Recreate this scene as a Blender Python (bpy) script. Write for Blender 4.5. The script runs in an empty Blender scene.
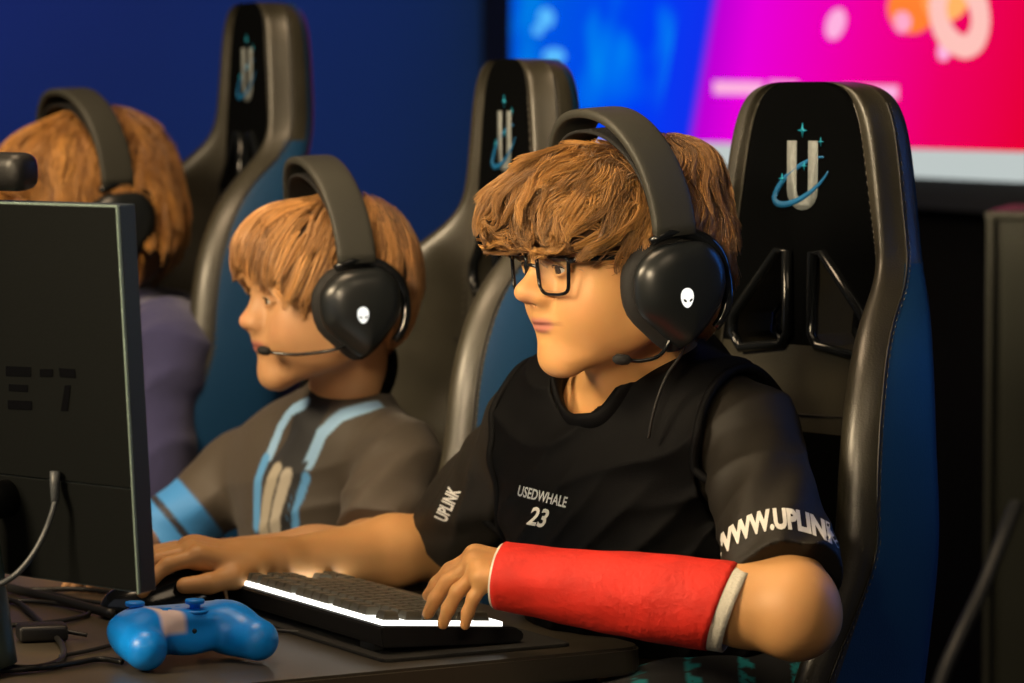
import bpy, bmesh, math, random
import numpy as np
from mathutils import Vector, Matrix
from mathutils.bvhtree import BVHTree

# ------------------------------------------------------------------ camera, world, lights, exposure
FPX = 3400.0
CAMH = 1.29
PITCH = math.atan((341.5 - 105.0) / FPX)
SC = bpy.context.scene
COL = SC.collection
cam_data = bpy.data.cameras.new('camera')
cam = bpy.data.objects.new('camera', cam_data)
COL.objects.link(cam)
cam.location = (0, 0, CAMH)
cam.rotation_euler = (math.pi / 2 - PITCH, 0, 0)
cam_data.sensor_width = 36.0
cam_data.lens = FPX / 1024 * 36.0
cam_data.clip_end = 60
cam_data.dof.use_dof = True
cam_data.dof.focus_distance = 3.38
cam_data.dof.aperture_fstop = 5.2
SC.camera = cam
SC.view_settings.view_transform = 'Standard'
SC.view_settings.look = 'None'
SC.view_settings.gamma = 1.0
SC.view_settings.use_curve_mapping = False
SC.view_settings.exposure = 0.0
SC.cycles.max_bounces = 6
SC.cycles.use_denoising = True

world = bpy.data.worlds.new('world')
SC.world = world
world.use_nodes = True
world.node_tree.nodes['Background'].inputs[0].default_value = (0.75, 0.8, 1.0, 1)
world.node_tree.nodes['Background'].inputs[1].default_value = 0.03


def light(name, loc, target, power, color, size, size_y=None, spread=None):
    d = bpy.data.lights.new(name, 'AREA')
    d.energy = power
    d.color = color
    d.shape = 'RECTANGLE'
    d.size = size
    d.size_y = size_y or size
    if spread:
        d.spread = math.radians(spread)
    o = bpy.data.objects.new(name, d)
    COL.objects.link(o)
    o.location = loc
    v = Vector(target) - Vector(loc)
    o.rotation_euler = v.to_track_quat('-Z', 'Y').to_euler()
    return o


light('warm_key_lamp', (-2.2, 2.1, 2.35), (0.05, 3.5, 0.95), 118, (1.0, 0.77, 0.48), 0.8)
light('added_face_fill', (-0.75, 0.9, 1.75), (-0.03, 3.42, 1.20), 1.5, (1.0, 0.78, 0.50), 0.4, None, 24)  # unseen warm fill, added to brighten the near player's cheek
light('warm_ceiling_lamp', (0.9, 1.4, 2.8), (0.0, 3.8, 1.0), 8, (1.0, 0.76, 0.50), 0.9)
light('warm_back_lamp', (-0.6, 3.4, 3.0), (-0.2, 4.0, 1.0), 30, (1.0, 0.72, 0.44), 0.8)
light('blue_stage_lamp', (2.6, 4.6, 1.9), (0.3, 3.8, 0.9), 62, (0.03, 0.25, 1.0), 1.0, 1.6)
light('blue_wall_lamp', (0.0, 7.6, 2.9), (-0.3, 9.2, 1.5), 7.5, (0.0, 0.22, 1.0), 1.2, 0.4)
light('purple_wall_lamp', (-1.7, 7.8, 2.9), (-1.7, 9.2, 1.6), 2.5, (0.6, 0.16, 1.0), 1.0, 0.4, 80)

# ------------------------------------------------------------------ picture helpers
CR = cam.rotation_euler.to_matrix()


def at(px, py, D):
    v = Vector(((px - 512) / FPX * D, -(py - 341.5) / FPX * D, -D))
    return Vector((0, 0, CAMH)) + CR @ v


def tab(px, py, z=0.75):
    d = CR @ Vector(((px - 512) / FPX, -(py - 341.5) / FPX, -1))
    t = (z - CAMH) / d.z
    return Vector((0, 0, CAMH)) + d * t


def frame(origin, facing_deg, pitch=0.0, roll=0.0):
    """x = person's right, y = facing, z = up; facing_deg: 0 faces -X, positive turns to the camera"""
    a = math.radians(facing_deg)
    F = Vector((-math.cos(a), -math.sin(a), 0))
    U = Vector((0, 0, 1))
    R = F.cross(U)
    M = Matrix(((R.x, F.x, U.x), (R.y, F.y, U.y), (R.z, F.z, U.z)))
    M = M @ Matrix.Rotation(math.radians(-pitch), 3, 'X') @ Matrix.Rotation(math.radians(roll), 3, 'Y')
    M4 = M.to_4x4()
    M4.translation = Vector(origin)
    return M4


# ------------------------------------------------------------------ materials
def mat(name, color=(0.5, 0.5, 0.5), rough=0.5, metal=0.0, bump=0.0, bscale=200.0, vary=0.0, vscale=8.0,
        spec=0.5, coat=0.0, sheen=0.0, sss=0.0, emit=None, estr=0.0, attr=None, trans=0.0, alpha=1.0,
        rvary=0.0, bdetail=4.0, bdist=0.002, bump2=0.0, b2scale=20.0):
    m = bpy.data.materials.new(name)
    m.use_nodes = True
    nt = m.node_tree
    b = nt.nodes['Principled BSDF']
    b.inputs['Base Color'].default_value = (*color, 1)
    b.inputs['Roughness'].default_value = rough
    b.inputs['Metallic'].default_value = metal
    b.inputs['Specular IOR Level'].default_value = spec
    b.inputs['Coat Weight'].default_value = coat
    b.inputs['Coat Roughness'].default_value = 0.2
    b.inputs['Sheen Weight'].default_value = sheen
    b.inputs['Transmission Weight'].default_value = trans
    b.inputs['Alpha'].default_value = alpha
    if sss:
        b.inputs['Subsurface Weight'].default_value = sss
        b.inputs['Subsurface Radius'].default_value = (1.0, 0.35, 0.2)
        b.inputs['Subsurface Scale'].default_value = 0.008
    if emit:
        b.inputs['Emission Color'].default_value = (*emit, 1)
        b.inputs['Emission Strength'].default_value = estr
    tc = nt.nodes.new('ShaderNodeTexCoord')
    last = None
    if attr:
        a = nt.nodes.new('ShaderNodeAttribute')
        a.attribute_name = attr
        last = a.outputs['Color']
    if vary:
        n = nt.nodes.new('ShaderNodeTexNoise')
        n.inputs['Scale'].default_value = vscale
        n.inputs['Detail'].default_value = 4
        nt.links.new(tc.outputs['Object'], n.inputs['Vector'])
        mr = nt.nodes.new('ShaderNodeMapRange')
        mr.inputs[1].default_value = 0.3
        mr.inputs[2].default_value = 0.7
        mr.inputs[3].default_value = 1 - vary
        mr.inputs[4].default_value = 1 + vary
        nt.links.new(n.outputs['Fac'], mr.inputs[0])
        mx = nt.nodes.new('ShaderNodeVectorMath')
        mx.operation = 'SCALE'
        if last:
            nt.links.new(last, mx.inputs[0])
        else:
            mx.inputs[0].default_value = color
        nt.links.new(mr.outputs[0], mx.inputs['Scale'])
        last = mx.outputs[0]
        if rvary:
            r2 = nt.nodes.new('ShaderNodeMapRange')
            r2.inputs[3].default_value = max(0.02, rough - rvary)
            r2.inputs[4].default_value = min(1, rough + rvary)
            nt.links.new(n.outputs['Fac'], r2.inputs[0])
            nt.links.new(r2.outputs[0], b.inputs['Roughness'])
    if last:
        nt.links.new(last, b.inputs['Base Color'])
    prev = None
    for amt, scl, dist in ((bump2, b2scale, bdist * 4), (bump, bscale, bdist)):
        if amt:
            n = nt.nodes.new('ShaderNodeTexNoise')
            n.inputs['Scale'].default_value = scl
            n.inputs['Detail'].default_value = bdetail
            nt.links.new(tc.outputs['Object'], n.inputs['Vector'])
            bp = nt.nodes.new('ShaderNodeBump')
            bp.inputs['Strength'].default_value = amt
            bp.inputs['Distance'].default_value = dist
            nt.links.new(n.outputs['Fac'], bp.inputs['Height'])
            if prev:
                nt.links.new(prev, bp.inputs['Normal'])
            nt.links.new(bp.outputs[0], b.inputs['Normal'])
            prev = bp.outputs[0]
    return m


def emis(name, color, strength):
    m = bpy.data.materials.new(name)
    m.use_nodes = True
    nt = m.node_tree
    nt.nodes.remove(nt.nodes['Principled BSDF'])
    e = nt.nodes.new('ShaderNodeEmission')
    e.inputs[0].default_value = (*color, 1)
    e.inputs[1].default_value = strength
    nt.links.new(e.outputs[0], nt.nodes['Material Output'].inputs[0])
    return m


M = {}
M['black_fabric'] = mat('black_fabric', (0.0010, 0.0013, 0.0016), 0.95, bump=0.3, bscale=900, spec=0.04)
M['chair_leather'] = mat('black_leather', (0.030, 0.027, 0.017), 0.42, coat=0.12, spec=0.8, bump=0.22, bscale=420, vary=0.15, vscale=20, bump2=0.10, b2scale=14, rvary=0.06)
M['chair_side'] = mat('navy_blue_lit_leather', (0.004, 0.042, 0.115), 0.5, bump=0.2, bscale=500)  # navy leather, with blue light from behind also put into its colour
M['gloss_black'] = mat('gloss_black_plastic', (0.006, 0.007, 0.008), 0.14)
M['black_plastic'] = mat('black_plastic', (0.008, 0.008, 0.008), 0.45, bump=0.15, bscale=600)
M['matte_black'] = mat('matte_black', (0.010, 0.011, 0.011), 0.6)
M['headband'] = mat('headband_rubber', (0.035, 0.035, 0.028), 0.55, bump=0.1, bscale=500)
M['ear_cup'] = mat('ear_cup_shell', (0.010, 0.012, 0.013), 0.30)
M['pad'] = mat('ear_pad_foam', (0.006, 0.006, 0.006), 0.8, bump=0.3, bscale=400)
M['stitch'] = mat('stitch_thread', (0.11, 0.10, 0.08), 0.7)
M['white_print'] = mat('white_print', (0.62, 0.62, 0.60), 0.6)
M['grey_print'] = mat('grey_print', (0.40, 0.44, 0.47), 0.6)
M['logo_grey'] = mat('logo_grey_thread', (0.19, 0.215, 0.22), 0.7, vary=0.15, vscale=120)
M['logo_teal'] = mat('logo_teal_thread', (0.0, 0.10, 0.26), 0.6)
M['logo_cyan'] = mat('logo_cyan_thread', (0.0, 0.25, 0.40), 0.6)
M['steel'] = mat('dark_steel', (0.05, 0.05, 0.05), 0.35, metal=1.0)
M['white_glow'] = emis('white_led', (1.0, 0.98, 0.90), 2.6)
M['cable'] = mat('cable_rubber', (0.014, 0.014, 0.013), 0.45)
M['cable_grey'] = mat('grey_cable_rubber', (0.05, 0.057, 0.065), 0.45)


# ------------------------------------------------------------------ object helpers
def link(name, me, m=None, parent=None, smooth=True):
    o = bpy.data.objects.new(name, me)
    COL.objects.link(o)
    if m is not None:
        for q in (m if isinstance(m, (list, tuple)) else [m]):
            me.materials.append(q)
    if parent is not None:
        o.parent = parent
    if smooth and len(me.polygons):
        me.polygons.foreach_set('use_smooth', [True] * len(me.polygons))
    return o


def tag(o, label=None, cat=None, group=None, kind=None):
    if label:
        o['label'] = label
    if cat:
        o['category'] = cat
    if group:
        o['group'] = group
    if kind:
        o['kind'] = kind
    return o


def empty(name, loc=(0, 0, 0), label=None, cat=None, group=None, rot=None):
    o = bpy.data.objects.new(name, None)
    COL.objects.link(o)
    o.location = loc
    o.empty_display_size = 0.05
    if rot is not None:
        o.rotation_euler = rot
    tag(o, label, cat, group)
    return o


def frame_empty(name, M4, label, cat, group=None):
    o = empty(name, (0, 0, 0), label, cat, group)
    o.matrix_basis = M4
    bpy.context.view_layer.update()
    return o


def mesh(verts, faces, name='m'):
    me = bpy.data.meshes.new(name)
    me.from_pydata([tuple(v) for v in verts], [], faces)
    me.validate()
    me.update()
    return me


def bake(o):
    """apply modifiers of o into its mesh"""
    dg = bpy.context.evaluated_depsgraph_get()
    dg.update()
    ev = o.evaluated_get(dg)
    me = bpy.data.meshes.new_from_object(ev, depsgraph=dg)
    o.modifiers.clear()
    o.data = me
    return o


def box(sx, sy, sz, bev=0.0, seg=2, c=(0, 0, 0), M4=None, bm=None):
    own = bm is None
    if own:
        bm = bmesh.new()
    t = bmesh.new()
    bmesh.ops.create_cube(t, size=1.0)
    bmesh.ops.scale(t, vec=(sx, sy, sz), verts=t.verts)
    if bev > 0:
        bmesh.ops.bevel(t, geom=t.edges[:] + t.verts[:], offset=bev, segments=seg, profile=0.5, affect='EDGES')
    bmesh.ops.translate(t, vec=c, verts=t.verts)
    if M4 is not None:
        bmesh.ops.transform(t, matrix=M4, verts=t.verts)
    tmp = bpy.data.meshes.new('t')
    t.to_mesh(tmp)
    t.free()
    if own:
        bm.free()
        return tmp
    bm.from_mesh(tmp)
    bpy.data.meshes.remove(tmp)
    return bm


def bm_mesh(bm):
    me = bpy.data.meshes.new('m')
    bmesh.ops.recalc_face_normals(bm, faces=bm.faces)
    bm.to_mesh(me)
    bm.free()
    return me


def catmull(pts, n=8, closed=False):
    P = [Vector(p) for p in pts]
    out = []
    m = len(P)
    rng = range(m) if closed else range(m - 1)
    for i in rng:
        if closed:
            p0, p1, p2, p3 = P[(i - 1) % m], P[i], P[(i + 1) % m], P[(i + 2) % m]
        else:
            p0, p1, p2, p3 = P[max(i - 1, 0)], P[i], P[i + 1], P[min(i + 2, m - 1)]
        for k in range(n):
            t = k / n
            out.append(0.5 * ((2 * p1) + (p2 - p0) * t + (2 * p0 - 5 * p1 + 4 * p2 - p3) * t * t + (3 * p1 - p0 - 3 * p2 + p3) * t ** 3))
    if not closed:
        out.append(P[-1])
    return out


def tube(pts, r, sides=8, closed=False, smooth_n=0, flat=None, up=None, cap=True):
    """r: number or list; flat=(rx, ry) elliptical section using up vector"""
    P = catmull(pts, smooth_n, closed) if smooth_n else [Vector(p) for p in pts]
    n = len(P)
    R = r if isinstance(r, (list, tuple)) else [r] * n
    if len(R) != n:
        R = [R[0] + 0] * n if len(R) == 1 else list(np.interp(np.linspace(0, 1, n), np.linspace(0, 1, len(R)), R))
    V, F = [], []
    prev = None
    for i in range(n):
        if closed:
            t = (P[(i + 1) % n] - P[i - 1])
        else:
            t = P[min(i + 1, n - 1)] - P[max(i - 1, 0)]
        t.normalize()
        if up is not None:
            u = up[i] if isinstance(up, list) else up
            a = (u - t * u.dot(t)).normalized()
        else:
            if prev is None:
                q = Vector((0, 0, 1)) if abs(t.z) < 0.9 else Vector((1, 0, 0))
                a = (q - t * q.dot(t)).normalized()
            else:
                a = (prev - t * prev.dot(t)).normalized()
        prev = a
        b = t.cross(a)
        for k in range(sides):
            th = 2 * math.pi * k / sides
            if flat:
                c, s = math.cos(th), math.sin(th)
                e = flat[2] if len(flat) > 2 else 1.0
                c = math.copysign(abs(c) ** e, c)
                s = math.copysign(abs(s) ** e, s)
                V.append(P[i] + a * flat[0] * c * R[i] + b * flat[1] * s * R[i])
            else:
                V.append(P[i] + (a * math.cos(th) + b * math.sin(th)) * R[i])
    m = n if closed else n - 1
    for i in range(m):
        for k in range(sides):
            a0 = i * sides + k
            a1 = i * sides + (k + 1) % sides
            b0 = ((i + 1) % n) * sides + k
            b1 = ((i + 1) % n) * sides + (k + 1) % sides
            F.append((a0, a1, b1, b0))
    if not closed and cap:
        F.append(tuple(range(sides - 1, -1, -1)))
        F.append(tuple(range((n - 1) * sides, n * sides)))
    return mesh(V, F)


def join_meshes(ms):
    bm = bmesh.new()
    for me in ms:
        bm.from_mesh(me)
    me = bpy.data.meshes.new('m')
    bm.to_mesh(me)
    bm.free()
    return me


def prism(poly, y0, y1):
    """polygon in x,z extruded along y"""
    n = len(poly)
    V = [(x, y0, z) for x, z in poly] + [(x, y1, z) for x, z in poly]
    F = [tuple(range(n)), tuple(range(2 * n - 1, n - 1, -1))]
    for i in range(n):
        j = (i + 1) % n
        F.append((i, i + n, j + n, j))
    bm = bmesh.new()
    me = mesh(V, F)
    bm.from_mesh(me)
    return bm_mesh(bm)


# ------------------------------------------------------------------ implicit surfaces
class Field:
    def __init__(self):
        self.p = []
        self.post = []

    def add(self, fn, c, r, k=0.0, op='u'):
        self.p.append((fn, np.array(c, float), r, k, op))
        return self

    # primitives, all in world coordinates
    def cap(self, a, b, ra, rb=None, k=0.01, op='u'):
        rb = ra if rb is None else rb
        a = np.array(a, float)
        b = np.array(b, float)
        ab = b - a
        L2 = ab.dot(ab) + 1e-12

        def fn(P):
            t = np.clip(((P - a) @ ab) / L2, 0, 1)
            q = P - a - t[:, None] * ab
            return np.sqrt((q * q).sum(1)) - (ra + (rb - ra) * t)
        return self.add(fn, (a + b) / 2, math.sqrt(L2) / 2 + max(ra, rb), k, op)

    def chain(self, pts, rs, k=0.01, k0=None):
        for i in range(len(pts) - 1):
            self.cap(pts[i], pts[i + 1], rs[i], rs[i + 1], k=(k0 if (i == 0 and k0 is not None) else k))
        return self

    def ell(self, c, r, k=0.01, op='u', M4=None):
        """ellipsoid; with M4: c is in the frame of M4, axes follow it"""
        r = np.array(r, float)
        if M4 is not None:
            A = np.array(M4.to_3x3())
            cw = np.array(M4 @ Vector(c))
        else:
            A = np.eye(3)
            cw = np.array(c, float)

        def fn(P):
            q = (P - cw) @ A
            k0 = np.sqrt(((q / r) ** 2).sum(1))
            k1 = np.sqrt(((q / (r * r)) ** 2).sum(1)) + 1e-9
            return k0 * (k0 - 1) / k1
        return self.add(fn, cw, r.max(), k, op)

    def rbox(self, c, h, rad, k=0.01, op='u', M4=None):
        h = np.array(h, float) - rad
        if M4 is not None:
            A = np.array(M4.to_3x3())
            cw = np.array(M4 @ Vector(c))
        else:
            A = np.eye(3)
            cw = np.array(c, float)

        def fn(P):
            q = np.abs((P - cw) @ A) - h
            return np.sqrt((np.maximum(q, 0) ** 2).sum(1)) + np.minimum(q.max(1), 0) - rad
        return self.add(fn, cw, float(np.linalg.norm(h)) + rad, k, op)

    def eval(self, P, sel=None):
        d = np.full(len(P), 1.0)
        for i in (range(len(self.p)) if sel is None else sel):
            fn, c, r, k, op = self.p[i]
            e = fn(P)
            if op == 'u':
                if k > 0:
                    h = np.clip(0.5 + 0.5 * (d - e) / k, 0, 1)
                    d = d + (e - d) * h - k * h * (1 - h)
                else:
                    d = np.minimum(d, e)
            else:
                e = -e
                if k > 0:
                    h = np.clip(0.5 - 0.5 * (d - e) / k, 0, 1)
                    d = d + (e - d) * h + k * h * (1 - h)
                else:
                    d = np.maximum(d, e)
        for f in self.post:
            d = f(P, d)
        return d

    def grad(self, P, e=0.002):
        g = np.zeros_like(P)
        for a in range(3):
            o = np.zeros(3)
            o[a] = e
            g[:, a] = self.eval(P + o) - self.eval(P - o)
        return g / (np.linalg.norm(g, axis=1)[:, None] + 1e-9)

    def mesh(self, axes, smooth=1, B=12):
        """surface nets on a rectilinear grid; axes = three coordinate arrays"""
        X, Y, Z = axes
        n = [len(X), len(Y), len(Z)]
        V = np.empty(n, np.float32)
        cs = np.array([p[1] for p in self.p])
        rs = np.array([p[2] for p in self.p])
        ks = np.array([p[3] for p in self.p])
        isu = np.array([p[4] == 'u' for p in self.p])
        blocks = [(i, j, k) for i in range(0, n[0], B) for j in range(0, n[1], B) for k in range(0, n[2], B)]
        cen, rad = [], []
        for (i, j, k) in blocks:
            a = (X[i], Y[j], Z[k])
            b = (X[min(i + B, n[0]) - 1], Y[min(j + B, n[1]) - 1], Z[min(k + B, n[2]) - 1])
            cen.append([(a[q] + b[q]) / 2 for q in range(3)])
            rad.append(math.sqrt(sum((a[q] - b[q]) ** 2 for q in range(3))) / 2)
        cen = np.array(cen)
        rad = np.array(rad)
        dc = self.eval(cen)
        for bi, (i, j, k) in enumerate(blocks):
            sl = (slice(i, min(i + B, n[0])), slice(j, min(j + B, n[1])), slice(k, min(k + B, n[2])))
            if abs(dc[bi]) > rad[bi] * 1.7 + 0.012:
                V[sl] = 1.0 if dc[bi] > 0 else -1.0
                continue
            gx, gy, gz = np.meshgrid(X[sl[0]], Y[sl[1]], Z[sl[2]], indexing='ij')
            P = np.stack([gx.ravel(), gy.ravel(), gz.ravel()], 1)
            dd = np.linalg.norm(cs - cen[bi], axis=1) - rs - rad[bi]
            near = dd < np.where(isu, 0.03 + ks, ks + 0.004)
            sel = np.nonzero(near)[0]
            V[sl] = self.eval(P, sel).reshape(gx.shape)
        S = V < 0
        cnt = np.zeros([q - 1 for q in n], np.int8)
        for a in (0, 1):
            for b in (0, 1):
                for c in (0, 1):
                    cnt += S[a:n[0] - 1 + a, b:n[1] - 1 + b, c:n[2] - 1 + c]
        idx = np.argwhere((cnt > 0) & (cnt < 8))
        vid = np.full(cnt.shape, -1, np.int32)
        vid[idx[:, 0], idx[:, 1], idx[:, 2]] = np.arange(len(idx))
        acc = np.zeros((len(idx), 3))
        num = np.zeros(len(idx))
        A = (np.asarray(X), np.asarray(Y), np.asarray(Z))
        for ax in range(3):
            o1, o2 = [q for q in range(3) if q != ax]
            for s in (0, 1):
                for t in (0, 1):
                    p0 = idx.copy()
                    p0[:, o1] += s
                    p0[:, o2] += t
                    p1 = p0.copy()
                    p1[:, ax] += 1
                    v0 = V[p0[:, 0], p0[:, 1], p0[:, 2]]
                    v1 = V[p1[:, 0], p1[:, 1], p1[:, 2]]
                    m = (v0 < 0) != (v1 < 0)
                    f = np.where(m, v0 / np.where(m, v0 - v1, 1), 0)
                    w = np.stack([A[q][p0[:, q]] for q in range(3)], 1).astype(float)
                    w[:, ax] += f * (A[ax][p1[:, ax]] - A[ax][p0[:, ax]])
                    acc += w * m[:, None]
                    num += m
        co = acc / num[:, None]
        quads = []
        for ax in range(3):
            o1, o2 = [(1, 2), (2, 0), (0, 1)][ax]
            sl0 = [slice(None)] * 3
            sl1 = [slice(None)] * 3
            sl0[ax] = slice(0, n[ax] - 1)
            sl1[ax] = slice(1, n[ax])
            D = S[tuple(sl0)] != S[tuple(sl1)]
            e = np.argwhere(D)
            e = e[(e[:, o1] > 0) & (e[:, o2] > 0) & (e[:, o1] < n[o1] - 1) & (e[:, o2] < n[o2] - 1)]
            ins = S[e[:, 0], e[:, 1], e[:, 2]]
            c = []
            for (s, t) in ((-1, -1), (0, -1), (0, 0), (-1, 0)):
                q = e.copy()
                q[:, o1] += s
                q[:, o2] += t
                c.append(vid[q[:, 0], q[:, 1], q[:, 2]])
            c = np.stack(c, 1)
            c[~ins] = c[~ins][:, ::-1]
            quads.append(c)
        F = np.concatenate(quads)
        F = F[(F >= 0).all(1)]
        for _ in range(smooth):
            a = np.concatenate([F[:, 0], F[:, 1], F[:, 2], F[:, 3]])
            b = np.concatenate([F[:, 1], F[:, 2], F[:, 3], F[:, 0]])
            N = len(co)
            w = np.bincount(a, minlength=N) + np.bincount(b, minlength=N)
            new = np.stack([np.bincount(a, co[b, q], N) + np.bincount(b, co[a, q], N) for q in range(3)], 1)
            co = co * 0.4 + 0.6 * new / np.maximum(w, 1)[:, None]
        return co, F


def axis(lo, hi, step, fine=()):
    """coordinates from lo to hi; fine = [(a, b, step)]"""
    out = [lo]
    while out[-1] < hi:
        s = step
        for a, b, st in fine:
            if a <= out[-1] <= b:
                s = min(s, st)
        out.append(out[-1] + s)
    return np.array(out)


def keep_largest(co, F):
    lab = np.arange(len(co))
    a = np.concatenate([F[:, 0], F[:, 1], F[:, 2], F[:, 3]])
    b = np.concatenate([F[:, 1], F[:, 2], F[:, 3], F[:, 0]])
    while True:
        m = np.minimum(lab[a], lab[b])
        new = lab.copy()
        np.minimum.at(new, a, m)
        np.minimum.at(new, b, m)
        new = new[new]
        if (new == lab).all():
            break
        lab = new
    big = np.bincount(lab).argmax()
    ok = lab == big
    F = F[ok[F[:, 0]]]
    idx = np.cumsum(ok) - 1
    return co[ok], idx[F]


def np_mesh(co, F, name='m', colors=None):
    me = bpy.data.meshes.new(name)
    nv, nf = len(co), len(F)
    k = F.shape[1]
    me.vertices.add(nv)
    me.vertices.foreach_set('co', np.asarray(co, np.float32).ravel())
    me.loops.add(nf * k)
    me.loops.foreach_set('vertex_index', F.astype(np.int32).ravel())
    me.polygons.add(nf)
    me.polygons.foreach_set('loop_start', np.arange(0, nf * k, k, dtype=np.int32))
    me.polygons.foreach_set('use_smooth', np.ones(nf, bool))
    me.update(calc_edges=True)
    if colors is not None:
        ca = me.color_attributes.new('Col', 'FLOAT_COLOR', 'POINT')
        c4 = np.ones((nv, 4), np.float32)
        c4[:, :3] = colors
        ca.data.foreach_set('color', c4.ravel())
    return me


def project_px(P):
    """numpy points -> px, py (only used to place real marks while building)"""
    R = np.array(CR)
    q = (P - np.array([0, 0, CAMH])) @ R
    return 512 + q[:, 0] / -q[:, 2] * FPX, 341.5 - q[:, 1] / -q[:, 2] * FPX


def sinnoise(P, scale, seed, n=6):
    rg = np.random.RandomState(seed)
    out = np.zeros(len(P))
    for i in range(n):
        d = rg.normal(size=3)
        d /= np.linalg.norm(d)
        out += np.sin((P @ d) * scale * rg.uniform(0.6, 1.6) + rg.uniform(0, 6.28))
    return out / n

# ------------------------------------------------------------------ the setting
def plane_quad(pts):
    return mesh(pts, [tuple(range(len(pts)))])


def slab(p0, p1, z0, z1, th):
    """vertical wall slab from p0 to p1 (xy), thickness th away from the camera"""
    a, b = Vector((p0[0], p0[1], 0)), Vector((p1[0], p1[1], 0))
    d = (b - a).normalized()
    n = Vector((d.y, -d.x, 0))
    if n.y < 0:
        n = -n
    V = []
    for p in (a, b, b + n * th, a + n * th):
        V.append((p.x, p.y, z0))
    for p in (a, b, b + n * th, a + n * th):
        V.append((p.x, p.y, z1))
    me = mesh(V, [(3, 2, 1, 0), (4, 5, 6, 7), (0, 1, 5, 4), (1, 2, 6, 5), (2, 3, 7, 6), (3, 0, 4, 7)])
    return me


M['floor'] = mat('dark_carpet_floor', (0.012, 0.013, 0.016), 0.9, bump=0.4, bscale=300)
M['wall_blue'] = mat('blue_lit_wall', (0.007, 0.070, 0.25), 0.85, vary=0.06, vscale=1.5)  # the blue light on this wall is partly put into its base colour
M['wall_dark'] = mat('dark_wall', (0.0018, 0.0018, 0.0024), 0.95, spec=0.1)
M['ceil'] = mat('dark_ceiling', (0.02, 0.02, 0.022), 0.9)
fl = link('floor', box(9, 14, 0.1, c=(0, 4.5, -0.05)), M['floor'], smooth=False)
tag(fl, kind='structure')
cl = link('ceiling', box(9, 14, 0.1, c=(0, 4.5, 3.45)), M['ceil'], smooth=False)
tag(cl, kind='structure')
wl = link('wall_back', slab((-4.5, 9.35), (-0.06, 9.35), 0, 3.4, 0.1), M['wall_blue'], smooth=False)
tag(wl, kind='structure')
S0 = Vector((0.0, 9.0, 0))
S1 = Vector((0.925, 6.18, 0))
sd = (S1 - S0).normalized()
sn = Vector((sd.y, -sd.x, 0))
if sn.y > 0:
    sn = -sn            # towards the viewer
WA, WB = S0 - sd * 0.45 - sn * 0.12, S1 + sd * 2.4 - sn * 0.12
wr = link('wall_right', slab(WA, WB, 0, 3.4, 0.1), M['wall_dark'], smooth=False)
tag(wr, kind='structure')

# ------------------------------------------------------------------ LED screen
SW = (S1 - S0).length
Z0 = 1.15
SH = 1.95
scr = empty('led_screen', (S0.x, S0.y, Z0), 'huge bright blue, magenta and red advertising screen on the dark wall', 'screen')
scr.rotation_euler = (0, 0, math.atan2(sd.y, sd.x))
# local: x along the screen, y away from the viewer side, z up
loc_n = -1 if (Matrix.Rotation(-scr.rotation_euler.z, 3, 'Z') @ sn).y < 0 else 1


def scr_box(name, x0, x1, z0, z1, y0, y1, m, bev=0.0):
    return link(name, box(x1 - x0, abs(y1 - y0), z1 - z0, bev, c=((x0 + x1) / 2, (y0 + y1) / 2 * -loc_n, (z0 + z1) / 2)), m, scr, smooth=False)


scr_box('frame', -0.30, SW + 0.10, -0.06, SH + 0.06, 0.012, 0.09, M['matte_black'])
ms = bpy.data.materials.new('screen_picture')
ms.use_nodes = True
nt = ms.node_tree
nt.nodes.remove(nt.nodes['Principled BSDF'])
em = nt.nodes.new('ShaderNodeEmission')
tc = nt.nodes.new('ShaderNodeTexCoord')
sx = nt.nodes.new('ShaderNodeSeparateXYZ')
nt.links.new(tc.outputs['Object'], sx.inputs[0])


def mth(op, a, b=None, c=None):
    n = nt.nodes.new('ShaderNodeMath')
    n.operation = op
    for i, v in enumerate((a, b, c)):
        if v is None:
            continue
        if isinstance(v, (int, float)):
            n.inputs[i].default_value = v
        else:
            nt.links.new(v, n.inputs[i])
    return n.outputs[0]


# slanted border between the blue and the magenta part
u = mth('DIVIDE', sx.outputs[0], SW)
sl = mth('MULTIPLY_ADD', sx.outputs[2], 0.30, 0.0)
us = mth('SUBTRACT', u, mth('MULTIPLY', sx.outputs[2], 0.16))
cr = nt.nodes.new('ShaderNodeValToRGB')
e = cr.color_ramp.elements
e[0].position, e[0].color = 0.0, (0.0, 0.10, 0.72, 1)
e[1].position, e[1].color = 1.0, (0.80, 0.0, 0.03, 1)
for p, c in ((0.30, (0.0, 0.045, 0.90, 1)), (0.425, (0.005, 0.03, 0.85, 1)), (0.445, (0.50, 0.0, 0.66, 1)),
             (0.52, (0.80, 0.0, 0.70, 1)), (0.72, (0.88, 0.0, 0.33, 1)), (0.86, (0.85, 0.0, 0.12, 1))):
    q = e.new(p)
    q.color = c
nt.links.new(us, cr.inputs[0])
nz = nt.nodes.new('ShaderNodeTexNoise')
nz.inputs['Scale'].default_value = 2.6
nt.links.new(tc.outputs['Object'], nz.inputs['Vector'])
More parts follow.
